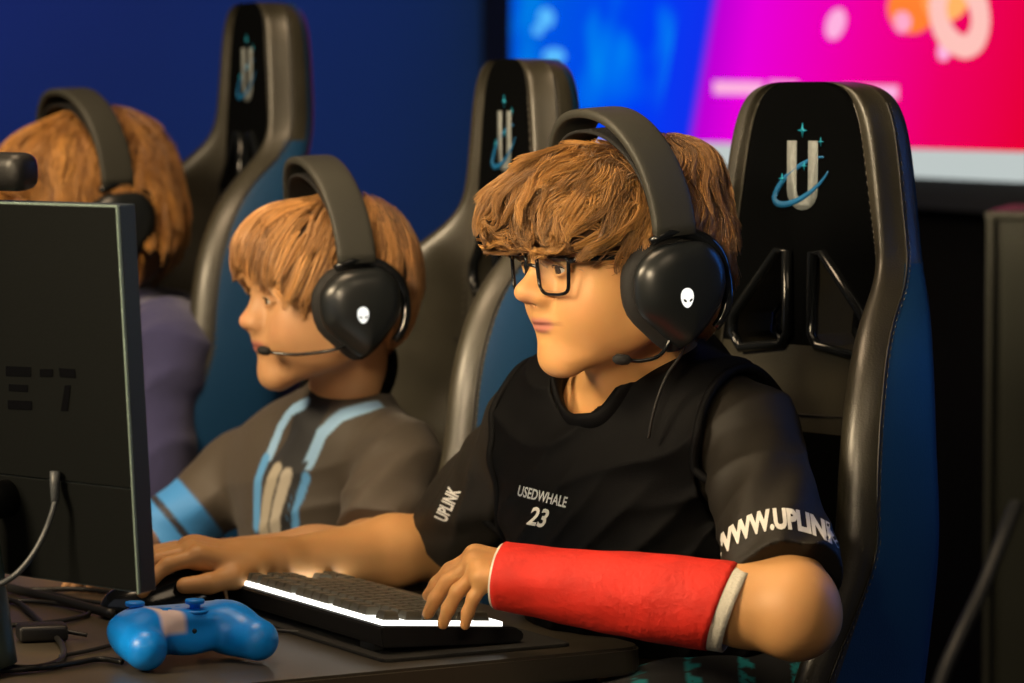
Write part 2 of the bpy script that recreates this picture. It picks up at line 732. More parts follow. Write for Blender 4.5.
# cyan clouds in the blue part of the artwork
msk = mth('MULTIPLY', mth('GREATER_THAN', 0.36, us), mth('MULTIPLY', mth('MAXIMUM', mth('SUBTRACT', nz.outputs['Fac'], 0.50), 0.0), 3.5))
hm = mth('MINIMUM', mth('MAXIMUM', mth('MULTIPLY', mth('SUBTRACT', sx.outputs[2], 0.10), 5.0), 0.0), 1.0)
mx = nt.nodes.new('ShaderNodeMix')
mx.data_type = 'RGBA'
nt.links.new(mth('MULTIPLY', msk, hm), mx.inputs[0])
nt.links.new(cr.outputs[0], mx.inputs[6])
mx.inputs[7].default_value = (0.0, 0.45, 0.95, 1)
nt.links.new(mx.outputs[2], em.inputs[0])
em.inputs[1].default_value = 1.0
nt.links.new(em.outputs[0], nt.nodes['Material Output'].inputs[0])
pic = scr_box('display_panel', 0, SW, 0.055, SH, -0.004, 0.014, ms)
M['strip_white'] = emis('screen_white_strip', (0.72, 0.80, 0.78), 0.72)
scr_box('white_strip', SW * 0.02, SW, 0.0, 0.055, -0.005, 0.014, M['strip_white'])
M['pink_glow'] = emis('screen_pink', (1.0, 0.45, 0.75), 1.0)
M['gold_glow'] = emis('screen_gold', (1.0, 0.42, 0.12), 1.1)
M['orange_glow'] = emis('screen_orange', (1.0, 0.20, 0.03), 1.1)
M['cyan_glow'] = emis('screen_cyan', (0.10, 0.50, 1.0), 1.0)


def scr_pt(px, py):
    """intersection of a pixel ray with the screen plane, in screen coordinates"""
    d = CR @ Vector(((px - 512) / FPX, -(py - 341.5) / FPX, -1))
    o = Vector((0, 0, CAMH))
    t = (S0 - o).dot(sn) / d.dot(sn)
    p = o + d * t - S0
    return p.dot(sd), p.z - Z0


def scr_shape(name, pts, m, off=0.006):
    n = len(pts)
    y = -off * -loc_n
    y2 = -0.001 * -loc_n
    V = [(x, y, z) for x, z in pts] + [(x, y2, z) for x, z in pts]
    F = [tuple(range(n)), tuple(range(2 * n - 1, n - 1, -1))] + [(i, (i + 1) % n, (i + 1) % n + n, i + n) for i in range(n)]
    return link(name, mesh(V, F), m, scr, smooth=False)


def blob(px, py, rx, ry, m, name='picture_shape', rot=0.0, n=20):
    pts = []
    for i in range(n):
        th = 2 * math.pi * i / n
        x, y = rx * math.cos(th), ry * math.sin(th)
        c, s = math.cos(rot), math.sin(rot)
        pts.append(scr_pt(px + x * c - y * s, py + x * s + y * c))
    return scr_shape(name, pts, m)


for (x0, x1, y) in ((716, 765, 88), (772, 800, 88), (846, 900, 92)):
    scr_shape('caption_bar', [scr_pt(x0, y - 7), scr_pt(x1, y - 6), scr_pt(x1, y + 7), scr_pt(x0, y + 6)], M['pink_glow'])
blob(838, 24, 9, 16, M['pink_glow'], rot=0.3)
blob(905, 22, 9, 11, M['pink_glow'])
blob(946, 52, 6, 9, M['pink_glow'])
blob(914, 8, 24, 26, M['orange_glow'])
blob(948, -4, 24, 26, M['gold_glow'], rot=0.3)
blob(548, 18, 8, 10, M['cyan_glow'])
blob(556, 56, 11, 8, M['cyan_glow'])
blob(540, 30, 5, 6, M['cyan_glow'])
# pale ring emblem, open tube on the picture
rp = []
for i in range(28):
    th = 2 * math.pi * i / 28
    X_, Z_ = scr_pt(966 + 21 * math.cos(th) + 4 * math.sin(th), 14 + 33 * math.sin(th))
    rp.append((X_, -0.010 * -loc_n, Z_))
M['ring_glow'] = emis('screen_ring', (1.0, 0.55, 0.5), 1.0)
link('ring_emblem', tube(rp, 0.022, 8, closed=True), M['ring_glow'], scr)

# ------------------------------------------------------------------ gaming chairs
CHR = [  # z, W, Wi, B, Yb, yc
    (1.280, 0.030, 0.020, 0.000, -0.030, 0.0),
    (1.279, 0.060, 0.040, 0.000, -0.040, 0.0),
    (1.272, 0.084, 0.060, 0.002, -0.047, 0.0),
    (1.258, 0.101, 0.074, 0.003, -0.050, 0.0),
    (1.235, 0.112, 0.084, 0.004, -0.052, 0.0),
    (1.200, 0.120, 0.092, 0.005, -0.052, 0.0),
    (1.150, 0.128, 0.101, 0.006, -0.052, 0.0),
    (1.115, 0.134, 0.108, 0.008, -0.050, 0.0),
    (1.090, 0.144, 0.113, 0.016, -0.044, 0.0),
    (1.065, 0.164, 0.117, 0.040, -0.030, 0.0),
    (1.035, 0.190, 0.123, 0.080, -0.010, 0.0),
    (1.000, 0.213, 0.130, 0.112, 0.010, 0.0),
    (0.950, 0.230, 0.136, 0.136, 0.024, 0.0),
    (0.905, 0.238, 0.139, 0.145, 0.030, 0.003),
    (0.860, 0.242, 0.140, 0.149, 0.030, 0.005),
    (0.800, 0.245, 0.142, 0.150, 0.030, 0.010),
    (0.700, 0.240, 0.145, 0.192, 0.040, 0.016),
    (0.620, 0.236, 0.150, 0.232, 0.050, 0.014),
    (0.540, 0.230, 0.155, 0.262, 0.050, 0.006),
    (0.480, 0.224, 0.160, 0.272, 0.040, 0.0),
    (0.430, 0.215, 0.155, 0.262, 0.020, -0.004),
]
HOLE = [(0.020, 1.098), (0.034, 1.098), (0.104, 1.026), (0.106, 1.006), (0.092, 0.990), (0.028, 0.998), (0.018, 1.010)]


def chair_section(r, side_in=0.0):
    z, W, Wi, B, Yb, yc = r
    m = W - Wi
    R = [(0, yc), (Wi * 0.55, yc), (Wi - 0.006, yc), (Wi, yc - 0.006), (Wi + 0.005, yc + min(0.006, B)),
         (Wi + m * 0.30, yc + B * 0.62 + 0.002), (Wi + m * 0.55, yc + B * 0.92 + 0.002), (Wi + m * 0.78, yc + B),
         (W - 0.006, yc + B - 0.012), (W - 0.001, max(Yb + 0.012, yc + B - 0.030)), (W, max(Yb + 0.010, (Yb + B) * 0.5)),
         (W - 0.003, Yb + 0.004), (W - 0.018, Yb - 0.010), (Wi * 0.9, min(yc - 0.055, Yb - 0.012)), (Wi * 0.4, yc - 0.066), (0, yc - 0.066)]
    L = [(-x, y) for x, y in R[1:-1]][::-1]
    return [(x, y, z) for x, y in R + L]


def text_mesh(s, size, bold=0.0, shear=0.0, space=1.0, res=3):
    cu = bpy.data.curves.new('t', 'FONT')
    cu.body = s
    cu.size = size
    cu.offset = bold
    cu.shear = shear
    cu.space_character = space
    cu.align_x = 'CENTER'
    cu.align_y = 'CENTER'
    cu.resolution_u = res
    o = bpy.data.objects.new('t', cu)
    COL.objects.link(o)
    dg = bpy.context.evaluated_depsgraph_get()
    dg.update()
    me = bpy.data.meshes.new_from_object(o.evaluated_get(dg), depsgraph=dg)
    bpy.data.objects.remove(o)
    bpy.data.curves.remove(cu)
    return me


def build_backrest_mesh():
    secs = [chair_section(r) for r in CHR]
    n = len(secs[0])
    V, F, MI = [], [], []
    for s in secs:
        V += s
    half = 16
    for i in range(len(secs) - 1):
        for k in range(n):
            a, b = i * n + k, i * n + (k + 1) % n
            c, d = (i + 1) * n + (k + 1) % n, (i + 1) * n + k
            F.append((a, b, c, d))
            kk = k if k < half - 1 else n - 1 - k
            z = (CHR[i][0] + CHR[i + 1][0]) / 2
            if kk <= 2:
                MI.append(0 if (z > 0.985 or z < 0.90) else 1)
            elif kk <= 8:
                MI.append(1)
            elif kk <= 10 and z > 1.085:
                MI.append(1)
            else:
                MI.append(2)  # outer sides and headrest back rim carry blue light in their colour
    F.append(tuple(range(n - 1, -1, -1)))
    MI.append(1)
    F.append(tuple(range((len(secs) - 1) * n, len(secs) * n)))
    MI.append(1)
    me = mesh(V, F)
    me.polygons.foreach_set('material_index', MI)
    bm = bmesh.new()
    bm.from_mesh(me)
    bmesh.ops.recalc_face_normals(bm, faces=bm.faces)
    bm.to_mesh(me)
    bm.free()
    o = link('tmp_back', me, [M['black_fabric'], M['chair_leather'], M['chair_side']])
    s = o.modifiers.new('s', 'SUBSURF')
    s.levels = 2
    s.render_levels = 2
    bake(o)
    cm = bmesh.new()
    for sg in (1, -1):
        tmp = prism([(x * sg, z) for x, z in HOLE], -0.2, 0.2)
        cm.from_mesh(tmp)
    bmesh.ops.recalc_face_normals(cm, faces=cm.faces)
    cme = bpy.data.meshes.new('c')
    cm.to_mesh(cme)
    cm.free()
    cut = link('tmp_cut', cme, [M['black_fabric'], M['chair_leather'], M['chair_side']])
    cme.polygons.foreach_set('material_index', [1] * len(cme.polygons))
    b = o.modifiers.new('b', 'BOOLEAN')
    b.operation = 'DIFFERENCE'
    b.solver = 'EXACT'
    b.object = cut
    bake(o)
    me = o.data
    bpy.data.objects.remove(o)
    bpy.data.objects.remove(cut)
    me.polygons.foreach_set('use_smooth', [True] * len(me.polygons))
    me.set_sharp_from_angle(angle=math.radians(40))
    return me


BACK_ME = build_backrest_mesh()


def seam_curve(idx, sg, zr=(0.45, 1.27), lift=0.0):
    """points along a seam of the backrest"""
    pts = []
    for r in CHR:
        if zr[0] <= r[0] <= zr[1]:
            s = chair_section(r)[idx]
            pts.append((s[0] * sg, s[1] + lift, s[2]))
    return pts


BVH_BACK = BVHTree.FromPolygons([v.co for v in BACK_ME.vertices], [p.vertices[:] for p in BACK_ME.polygons])


def snap(bvh, p, off=0.0004):
    r = bvh.find_nearest(Vector(p))
    return r[0] + r[1] * off


def stitches(name, curve_pts, parent, off=0.0006):
    P = catmull(curve_pts, 10)
    ms_ = []
    L = 0.0
    last = P[0]
    run = [P[0]]
    bm = bmesh.new()
    acc = 0
    for p in P[1:]:
        seg = p - last
        n = max(1, int(seg.length / 0.0035))
        for q in range(n):
            a = last + seg * (q / n)
            acc += 1
            if acc % 2 == 0:
                b = last + seg * ((q + 0.9) / n)
                aa, bb = snap(BVH_BACK, a, off), snap(BVH_BACK, b, off)
                bm.from_mesh(tube([aa, bb], 0.0006, 4))
        last = p
    me = bpy.data.meshes.new('st')
    bm.to_mesh(me)
    bm.free()
    return link(name, me, M['stitch'], parent)


U_OUT = None


def logo_shapes():
    """U of two bars with a round foot, in x,z; about 0.070 tall"""
    b = []
    W_, w = 0.0235, 0.0145
    out = [(-W_, 0.035)]
    n = 10
    cz = -0.018
    for i in range(n + 1):
        th = math.pi + math.pi * i / n
        out.append((W_ * math.cos(th), cz + (W_ - 0.002) * math.sin(th)))
    out += [(W_, 0.035), (W_ - w, 0.035)]
    r = W_ - w
    for i in range(n + 1):
        th = 2 * math.pi - math.pi * i / n
        out.append((r * math.cos(th), cz + 0.001 + (r + 0.002) * math.sin(th)))
    out += [(-W_ + w, 0.035)]
    return out


def flat_shape(pts, M4=None, th=0.0008):
    """closed polygon x,z facing +y, th thick"""
    me = prism(pts, 0, th)
    if M4 is not None:
        me.transform(M4)
    return me


def build_chair(M4, zoff, label, first=None):
    c = frame_empty('gaming_chair', M4, label, 'chair', 'racing style gaming chairs at the desk row')
    z = Vector((0, 0, zoff))

    def part(name, me, m=None, parent=c):
        o = link(name, me, m, parent)
        if parent is c:
            o.location = z
        return o
    if first is None:
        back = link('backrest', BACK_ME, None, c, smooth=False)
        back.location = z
        for sg in (1, -1):
            fr = link('cutout_rim', tube([(x * sg, 0.004, zz) for x, zz in HOLE], 0.0055, 10, closed=True, flat=(1.2, 1.0), up=Vector((0, 1, 0))), M['gloss_black'], back)
            link('cutout_rim', tube([(x * sg * 1.0, -0.062, zz) for x, zz in HOLE], 0.006, 8, closed=True), M['gloss_black'], back)
            stitches('stitching', seam_curve(4, sg, (0.45, 1.25), 0.0), back)
            s2 = []
            for r in CHR:
                if 0.45 <= r[0] <= 1.26:
                    q = chair_section(r)[9]
                    s2.append((q[0] * sg, q[1] - 0.002, q[2]))
            stitches('stitching', s2, back)
            link('piping', tube([snap(BVH_BACK, p, 0.0006) for p in catmull([(x, y + 0.004, zz) for x, y, zz in s2], 6)], 0.0013, 6), M['black_plastic'], back)
            link('piping', tube([snap(BVH_BACK, p, 0.0004) for p in catmull(seam_curve(3, sg, (0.45, 1.27)), 6)], 0.0012, 6), M['chair_leather'], back)
        # cross seam above the lumbar part
        cs = [snap(BVH_BACK, (x, 0.02, 0.93 - 0.006 * math.cos(x * 12)), 0.0003) for x in np.linspace(-0.13, 0.13, 24)]
        link('piping', tube(cs, 0.0012, 6), M['black_plastic'], back)
        # embroidered logo
        lg = link('embroidered_logo', flat_shape([(-x, zz) for x, zz in logo_shapes()], Matrix.Translation((0, 0.0005, 1.182))), M['logo_grey'], back)
        ring = []
        for i in range(40):
            th = 2 * math.pi * (0.085 + 0.83 * i / 39)
            x, zz = 0.047 * math.cos(th), 0.0165 * math.sin(th)
            t = math.radians(27)
            ring.append((-(x * math.cos(t) - zz * math.sin(t)) * 1.0, 0.0016 if math.sin(th) < 0.2 else 0.0006, 1.182 - 0.008 + (x * math.sin(t) + zz * math.cos(t))))
        rr = [0.0012 + 0.0028 * math.sin(math.pi * i / 39) for i in range(40)]
        ring_o = link('orbit_ring', tube(ring, rr, 6, flat=(0.25, 1.0), up=Vector((0, 1, 0))), M['logo_teal'], lg)
        for (x, zz, s) in ((0.0, 0.046, 0.008), (-0.028, 0.034, 0.005), (0.031, -0.006, 0.006), (-0.003, 0.008, 0.005)):
            star = []
            for i in range(8):
                th = math.pi / 4 * i
                rad = s if i % 2 == 0 else s * 0.28
                star.append((x + rad * math.cos(th), 1.182 + zz + rad * math.sin(th)))
            link('star', flat_shape(star, Matrix.Translation((0, 0.0008, 0))), M['logo_cyan'], lg)
        # seat
        V = []
        st = []
        for (y, w, h, zt) in ((0.02, 0.19, 0.05, 0.47), (0.10, 0.235, 0.06, 0.465), (0.28, 0.245, 0.06, 0.46), (0.44, 0.24, 0.058, 0.468), (0.50, 0.21, 0.045, 0.465), (0.53, 0.16, 0.03, 0.45)):
            st.append([(-w, y, zt - h), (-w - 0.008, y, zt), (-w + 0.01, y, zt + 0.035), (-w + 0.05, y, zt + 0.035), (-w + 0.085, y, zt), (0, y, zt - 0.004),
                       (w - 0.085, y, zt), (w - 0.05, y, zt + 0.035), (w - 0.01, y, zt + 0.035), (w + 0.008, y, zt), (w, y, zt - h), (0, y, zt - h - 0.02)])
        V = [p for s in st for p in s]
        n = 12
        F = [(i * n + k, i * n + (k + 1) % n, (i + 1) * n + (k + 1) % n, (i + 1) * n + k) for i in range(len(st) - 1) for k in range(n)]
        F += [tuple(range(n)), tuple(range(len(V) - 1, len(V) - n - 1, -1))]
        bm = bmesh.new()
        bm.from_mesh(mesh(V, F))
        so = link('seat', bm_mesh(bm), M['chair_leather'], c)
        so.modifiers.new('s', 'SUBSURF').levels = 2
        so.modifiers[0].render_levels = 2
        so.location = z
        part('seat_bracket', join_meshes([box(0.24, 0.3, 0.03, 0.005, c=(0, 0.27, 0.375)), box(0.05, 0.12, 0.2, 0.008, c=(0.2, -0.0, 0.43)), box(0.05, 0.12, 0.2, 0.008, c=(-0.2, -0.0, 0.43))]), M['black_plastic'])
        part('gas_lift', tube([(0, 0.27, 0.11 - zoff), (0, 0.27, 0.2), (0, 0.27, 0.2), (0, 0.27, 0.37)], [0.025, 0.025, 0.017, 0.017], 16), M['steel'])
        for k in range(5):
            th = 2 * math.pi * k / 5 + 0.3
            d = Vector((math.cos(th), math.sin(th), 0))
            o = Vector((0, 0.27, 0.11))
            bl = link('base_leg', tube([o + d * 0.01, o + d * 0.15 + Vector((0, 0, -0.01)), o + d * 0.31 + Vector((0, 0, -0.035))], [0.03, 0.024, 0.016], 10, smooth_n=3, flat=(0.8, 1.0)), M['black_plastic'], c)
            w = o + d * 0.31
            q = Vector((-d.y, d.x, 0))
            for s in (-1, 1):
                link('caster', tube([w + q * 0.008 * s + Vector((0, 0, -0.083)), w + q * 0.024 * s + Vector((0, 0, -0.083))], 0.027, 18), M['matte_black'], bl)
        return c
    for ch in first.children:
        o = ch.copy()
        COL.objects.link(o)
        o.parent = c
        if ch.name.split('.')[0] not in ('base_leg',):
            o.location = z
        for g in ch.children:
            k = g.copy()
            COL.objects.link(k)
            k.parent = o
            for gg in g.children:
                kk = gg.copy()
                COL.objects.link(kk)
                kk.parent = k
    return c


def chair_frame(px, D, a):
    p = at(px, 173, D)
    return frame((p.x, p.y, 0), a)


CH1 = build_chair(chair_frame(803, 3.64, 39), 0.035, 'black leather gaming chair with U logo directly behind the glasses-wearing teenager')
CH2 = build_chair(chair_frame(505, 4.14, 20), 0.066, 'black leather gaming chair with U logo behind the boy in the blue striped jersey', CH1)
CH3 = build_chair(chair_frame(248, 4.74, 22), 0.152, 'tall blurred gaming chair with U logo beside the child in the navy hoodie', CH1)

# ------------------------------------------------------------------ people
M['skin'] = mat('skin', (0.6, 0.33, 0.2), 0.5, attr='Col', sss=0.12, bump=0.12, bscale=700, spec=0.4)
M['eye_white'] = mat('eye_white', (0.55, 0.52, 0.48), 0.2)
M['iris'] = mat('iris', (0.05, 0.03, 0.015), 0.1)
M['hair'] = mat('hair_strands', (0.2, 0.1, 0.04), 0.42, attr='Col', spec=0.55, sheen=0.1)
M['jersey_black'] = mat('black_jersey_cloth', (0.0010, 0.0011, 0.0015), 0.62, bump=0.35, bscale=1400, bump2=0.12, b2scale=26, spec=0.11)
M['jersey_sleeve'] = mat('black_sleeve_cloth', (0.0125, 0.0105, 0.0075), 0.55, bump=0.3, bscale=1400, bump2=0.15, b2scale=30, spec=0.28)
M['jersey_painted'] = mat('striped_jersey_cloth', (0.05, 0.05, 0.05), 0.6, attr='Col', bump=0.3, bscale=1000, sheen=0.1)
M['hoodie'] = mat('navy_hoodie_cloth', (0.036, 0.036, 0.115), 0.9, bump=0.4, bscale=500, sheen=0.3, bump2=0.3, b2scale=25)
M['cast_red'] = mat('red_cast', (0.62, 0.016, 0.006), 0.7, bump=0.8, bscale=160, vary=0.14, vscale=26, bdist=0.0015, bump2=0.15, b2scale=30)
M['cast_white'] = mat('cast_padding', (0.62, 0.60, 0.52), 0.85, bump=0.6, bscale=300)


def hv(HM, p):
    return np.array(HM @ Vector(p))


def head_field(f, HM, s=1.0, boy=0):
    """adds a head to field f; HM: x right, y face, z up, origin between the ears"""
    def E(c, r, k=0.02, op='u'):
        f.ell([q * s for q in c], [q * s for q in r], k * s, op, HM)

    def C(a, b, ra, rb, k=0.01, op='u'):
        f.cap(hv(HM, [q * s for q in a]), hv(HM, [q * s for q in b]), ra * s, rb * s, k * s, op)
    E((0, -0.020, 0.032), (0.074, 0.092, 0.077), 0)
    E((0, 0.028, 0.026), (0.066, 0.066, 0.060), 0.03)
    E((0, 0.034, -0.020), (0.056, 0.052, 0.062), 0.03)      # mid face
    E((0, 0.040, -0.062), (0.041, 0.046, 0.036), 0.03)      # lower face
    for sg in (-1, 1):
        C((0.058 * sg, 0.004, -0.015), (0.052 * sg, 0.010, -0.055), 0.013, 0.013, 0.03)
        C((0.052 * sg, 0.010, -0.055), (0.014 * sg, 0.074, -0.096), 0.016, 0.014, 0.025)   # jaw line
        E((0.041 * sg, 0.062, -0.022), (0.020, 0.022, 0.020), 0.025)    # cheek
        E((0.034 * sg, 0.064, -0.045), (0.020, 0.022, 0.022), 0.025)
        C((0.008 * sg, 0.088, 0.015), (0.044 * sg, 0.072, 0.018), 0.009, 0.008, 0.016)      # brow
    E((0, 0.080, -0.094), (0.019, 0.015, 0.015), 0.02)     # chin
    for sg in (-1, 1):
        E((0.045 * sg, 0.030, -0.044), (0.023, 0.040, 0.038), 0.03)
    E((0, 0.074, -0.058), (0.026, 0.022, 0.024), 0.022)    # mouth mound
    for sg in (-1, 1):
        E((0.031 * sg, 0.097, -0.003), (0.019, 0.014, 0.012), 0.012, 's')
    # nose
    if boy:
        C((0, 0.088, 0.008), (0, 0.104, -0.026), 0.0075, 0.0085, 0.012)
        E((0, 0.109, -0.029), (0.0100, 0.0100, 0.0085), 0.007)
    else:
        C((0, 0.089, 0.008), (0, 0.109, -0.022), 0.0075, 0.0090, 0.011)
        E((0, 0.1150, -0.0262), (0.0100, 0.0098, 0.0086), 0.010)
    C((0, 0.078, 0.000), (0, 0.093, -0.027), 0.011, 0.0165, 0.012)
    for sg in (-1, 1):
        E((0.0120 * sg, 0.100, -0.0315), (0.0072, 0.0110, 0.0075), 0.009)
        E((0.0060 * sg, 0.106, -0.0385), (0.0030, 0.0055, 0.0030), 0.002, 's')
    # lips
    for i in range(-2, 3):
        x = 0.0088 * i
        y = 0.0975 - 0.0016 * i * i
        up = 0.0045 - (0.0004 * abs(i))
        E((x, y - 0.0006, -0.0535 - 0.0003 * i * i), (0.0085, 0.0052, up), 0.004)
        E((x * 0.9, y - 0.0014, -0.0635 + 0.0006 * i * i), (0.0085, 0.0056, 0.0052 - 0.0005 * abs(i)), 0.004)
    for i in range(-2, 2):
        x0, x1 = 0.0105 * i, 0.0105 * (i + 1)
        y0, y1 = 0.1015 - 0.0013 * i * i, 0.1015 - 0.0013 * (i + 1) ** 2
        C((x0, y0 + 0.002, -0.0582), (x1, y1 + 0.002, -0.0582), 0.0011, 0.0011, 0.0025, 's')
    E((0, 0.103, -0.072), (0.015, 0.006, 0.0035), 0.008, 's')       # fold below the lip
    E((0, 0.088, -0.046), (0.016, 0.014, 0.012), 0.012)      # upper lip mound
    # eyelids around each eyeball
    for sg in (-1, 1):
        c = (0.031 * sg, 0.0815, -0.003)
        E(c, (0.0135, 0.0130, 0.0125), 0.006)
        pu, pl = [], []
        for j in range(7):
            t = -1 + j / 3
            pu.append((c[0] + 0.0145 * t, c[1] + 0.0130 - 0.0060 * t * t, c[2] + 0.0050 * (1 - t * t) - 0.0005))
            pl.append((c[0] + 0.0145 * t, c[1] + 0.0118 - 0.0060 * t * t, c[2] - 0.0056 * (1 - t * t) - 0.0005))
        for j in range(6):
            C(pu[j], pu[j + 1], 0.0019, 0.0019, 0.003)
            C(pl[j], pl[j + 1], 0.0016, 0.0016, 0.003)
        # eye opening
        E((c[0], c[1] + 0.0150, c[2] - 0.0006), (0.0130, 0.0100, 0.0046), 0.001, 's')
    # ears
    for sg in (-1, 1):
        E((0.0745 * sg, -0.008, -0.006), (0.005, 0.017, 0.028), 0.008)
        E((0.0800 * sg, -0.008, -0.002), (0.004, 0.009, 0.016), 0.004, 's')


def skin_colors(co, HM, s, base, lips=(0.52, 0.20, 0.15), blush=(0.68, 0.26, 0.17)):
    n = len(co)
    c = np.tile(np.array(base, float), (n, 1))
    nz = sinnoise(co, 90, 5) * 0.05
    c *= (1 + nz)[:, None]
    A = np.array(HM.to_3x3())
    q = (co - np.array(HM.translation)) @ A / s

    def blend(w, col):
        nonlocal c
        w = np.clip(w, 0, 1)[:, None]
        c = c * (1 - w) + np.array(col) * w
    # lips
    dl = ((q[:, 0] / 0.021) ** 2 + ((q[:, 1] - 0.097) / 0.010) ** 2 + ((q[:, 2] + 0.0585) / 0.0095) ** 2)
    blend((1.25 - dl) * 2.0 * 0.75, lips)
    dm = np.maximum(np.abs(q[:, 2] + 0.0582) / 0.0016, np.abs(q[:, 0]) / 0.021) + (q[:, 1] < 0.08) * 9
    blend((1.6 - dm) * 0.8, (0.16, 0.045, 0.035))
    for sg in (-1, 1):
        dc = np.linalg.norm((q - np.array([0.042 * sg, 0.070, -0.035])) / np.array([0.026, 0.03, 0.024]), axis=1)
        blend((1.1 - dc) * 0.4, blush)
    dn = np.linalg.norm((q - np.array([0, 0.112, -0.029])) / 0.014, axis=1)
    blend((1.2 - dn) * 0.5, blush)
    return np.clip(c, 0, 1)


def add_eyes(HM, s, parent, look=(0, 0)):
    for sg in (-1, 1):
        c = HM @ Vector((0.031 * sg * s, 0.0815 * s, -0.003 * s))
        bm = bmesh.new()
        bmesh.ops.create_uvsphere(bm, u_segments=24, v_segments=16, radius=0.0126 * s)
        bmesh.ops.translate(bm, vec=c, verts=bm.verts)
        e = link('eye', bm_mesh(bm), M['eye_white'], parent)
        d = (HM.to_3x3() @ Vector((look[0], 1, look[1]))).normalized()
        bm = bmesh.new()
        bmesh.ops.create_uvsphere(bm, u_segments=20, v_segments=10, radius=0.0058 * s)
        bmesh.ops.scale(bm, vec=(1, 1, 0.28), verts=bm.verts)
        q = d.to_track_quat('Z', 'Y').to_matrix().to_4x4()
        q.translation = c + d * 0.0112 * s
        bmesh.ops.transform(bm, matrix=q, verts=bm.verts)
        link('iris', bm_mesh(bm), M['iris'], e)
        lash = []
        for j in range(9):
            t = -1 + j / 4
            lash.append(HM @ (Vector((0.031 * sg + 0.0135 * t, 0.0815 + 0.0148 - 0.0060 * t * t, -0.003 + 0.0042 * (1 - t * t) - 0.0004)) * s))
        link('eyelashes', tube(lash, [0.0004 * s, 0.0010 * s, 0.0010 * s, 0.0004 * s], 6), M['iris'], e)


def hand(f, HM, side, curls, spread=(0.10, 0.02, -0.06, -0.16), s=1.0, thumb=None, k=0.004, thumb_curl=0.5):
    """HM: x towards the thumb, y to the fingers, z = back of the hand, origin at the wrist"""
    def P(x, y, z):
        return np.array(HM @ Vector((x * s, y * s, z * s)))
    f.rbox((0.001 * s, 0.050 * s, 0), (0.036 * s, 0.042 * s, 0.0125 * s), 0.012 * s, 0.012, 'u', HM)
    f.cap(P(0, -0.01, 0), P(0.002, 0.03, 0), 0.024 * s, 0.021 * s, 0.015)
    f.ell([0.018 * s, 0.035 * s, -0.008 * s], [0.018 * s, 0.030 * s, 0.014 * s], 0.01, 'u', HM)
    bx = (0.0275, 0.0095, -0.0090, -0.0265)
    by = (0.086, 0.090, 0.086, 0.078)
    ln = (0.070, 0.077, 0.071, 0.056)
    rr = (0.0088, 0.0090, 0.0085, 0.0076)
    tips = []
    for i in range(4):
        p = Vector((bx[i], by[i] - 0.006, 0.002))
        a = 0.0
        pts = [P(bx[i] * 0.8, by[i] - 0.045, 0.002), P(*p)]
        rs = [rr[i] * 0.95, rr[i] * 1.05]
        for j, sg in enumerate((0.45, 0.30, 0.25)):
            a += curls[i][j] if isinstance(curls[i], (list, tuple)) else curls[i] * (0.9, 1.0, 0.7)[j]
            d = Vector((math.sin(spread[i]), math.cos(a) * math.cos(spread[i]), -math.sin(a)))
            p = p + d * ln[i] * sg
            pts.append(P(*p))
            rs.append(rr[i] * (0.93, 0.86, 0.74)[j])
        f.chain([Vector(q) for q in pts], [r * s for r in rs], k=k, k0=0.008)
        # knuckle bumps
        f.ell(list(Vector((bx[i], by[i] - 0.008, 0.006)) * s), [0.008 * s, 0.010 * s, 0.006 * s], 0.008, 'u', HM)
        tips.append(pts)
    t = thumb or [(0.020, 0.018, -0.004), (0.040, 0.045, -0.012), (0.048, 0.072, -0.018), (0.046, 0.096, -0.022)]
    f.chain([Vector(P(*q)) for q in t], [0.014 * s, 0.0118 * s, 0.0102 * s, 0.0085 * s], k=0.005, k0=0.012)
    return tips


def nails(HM, tips, side, parent, s=1.0):
    pass


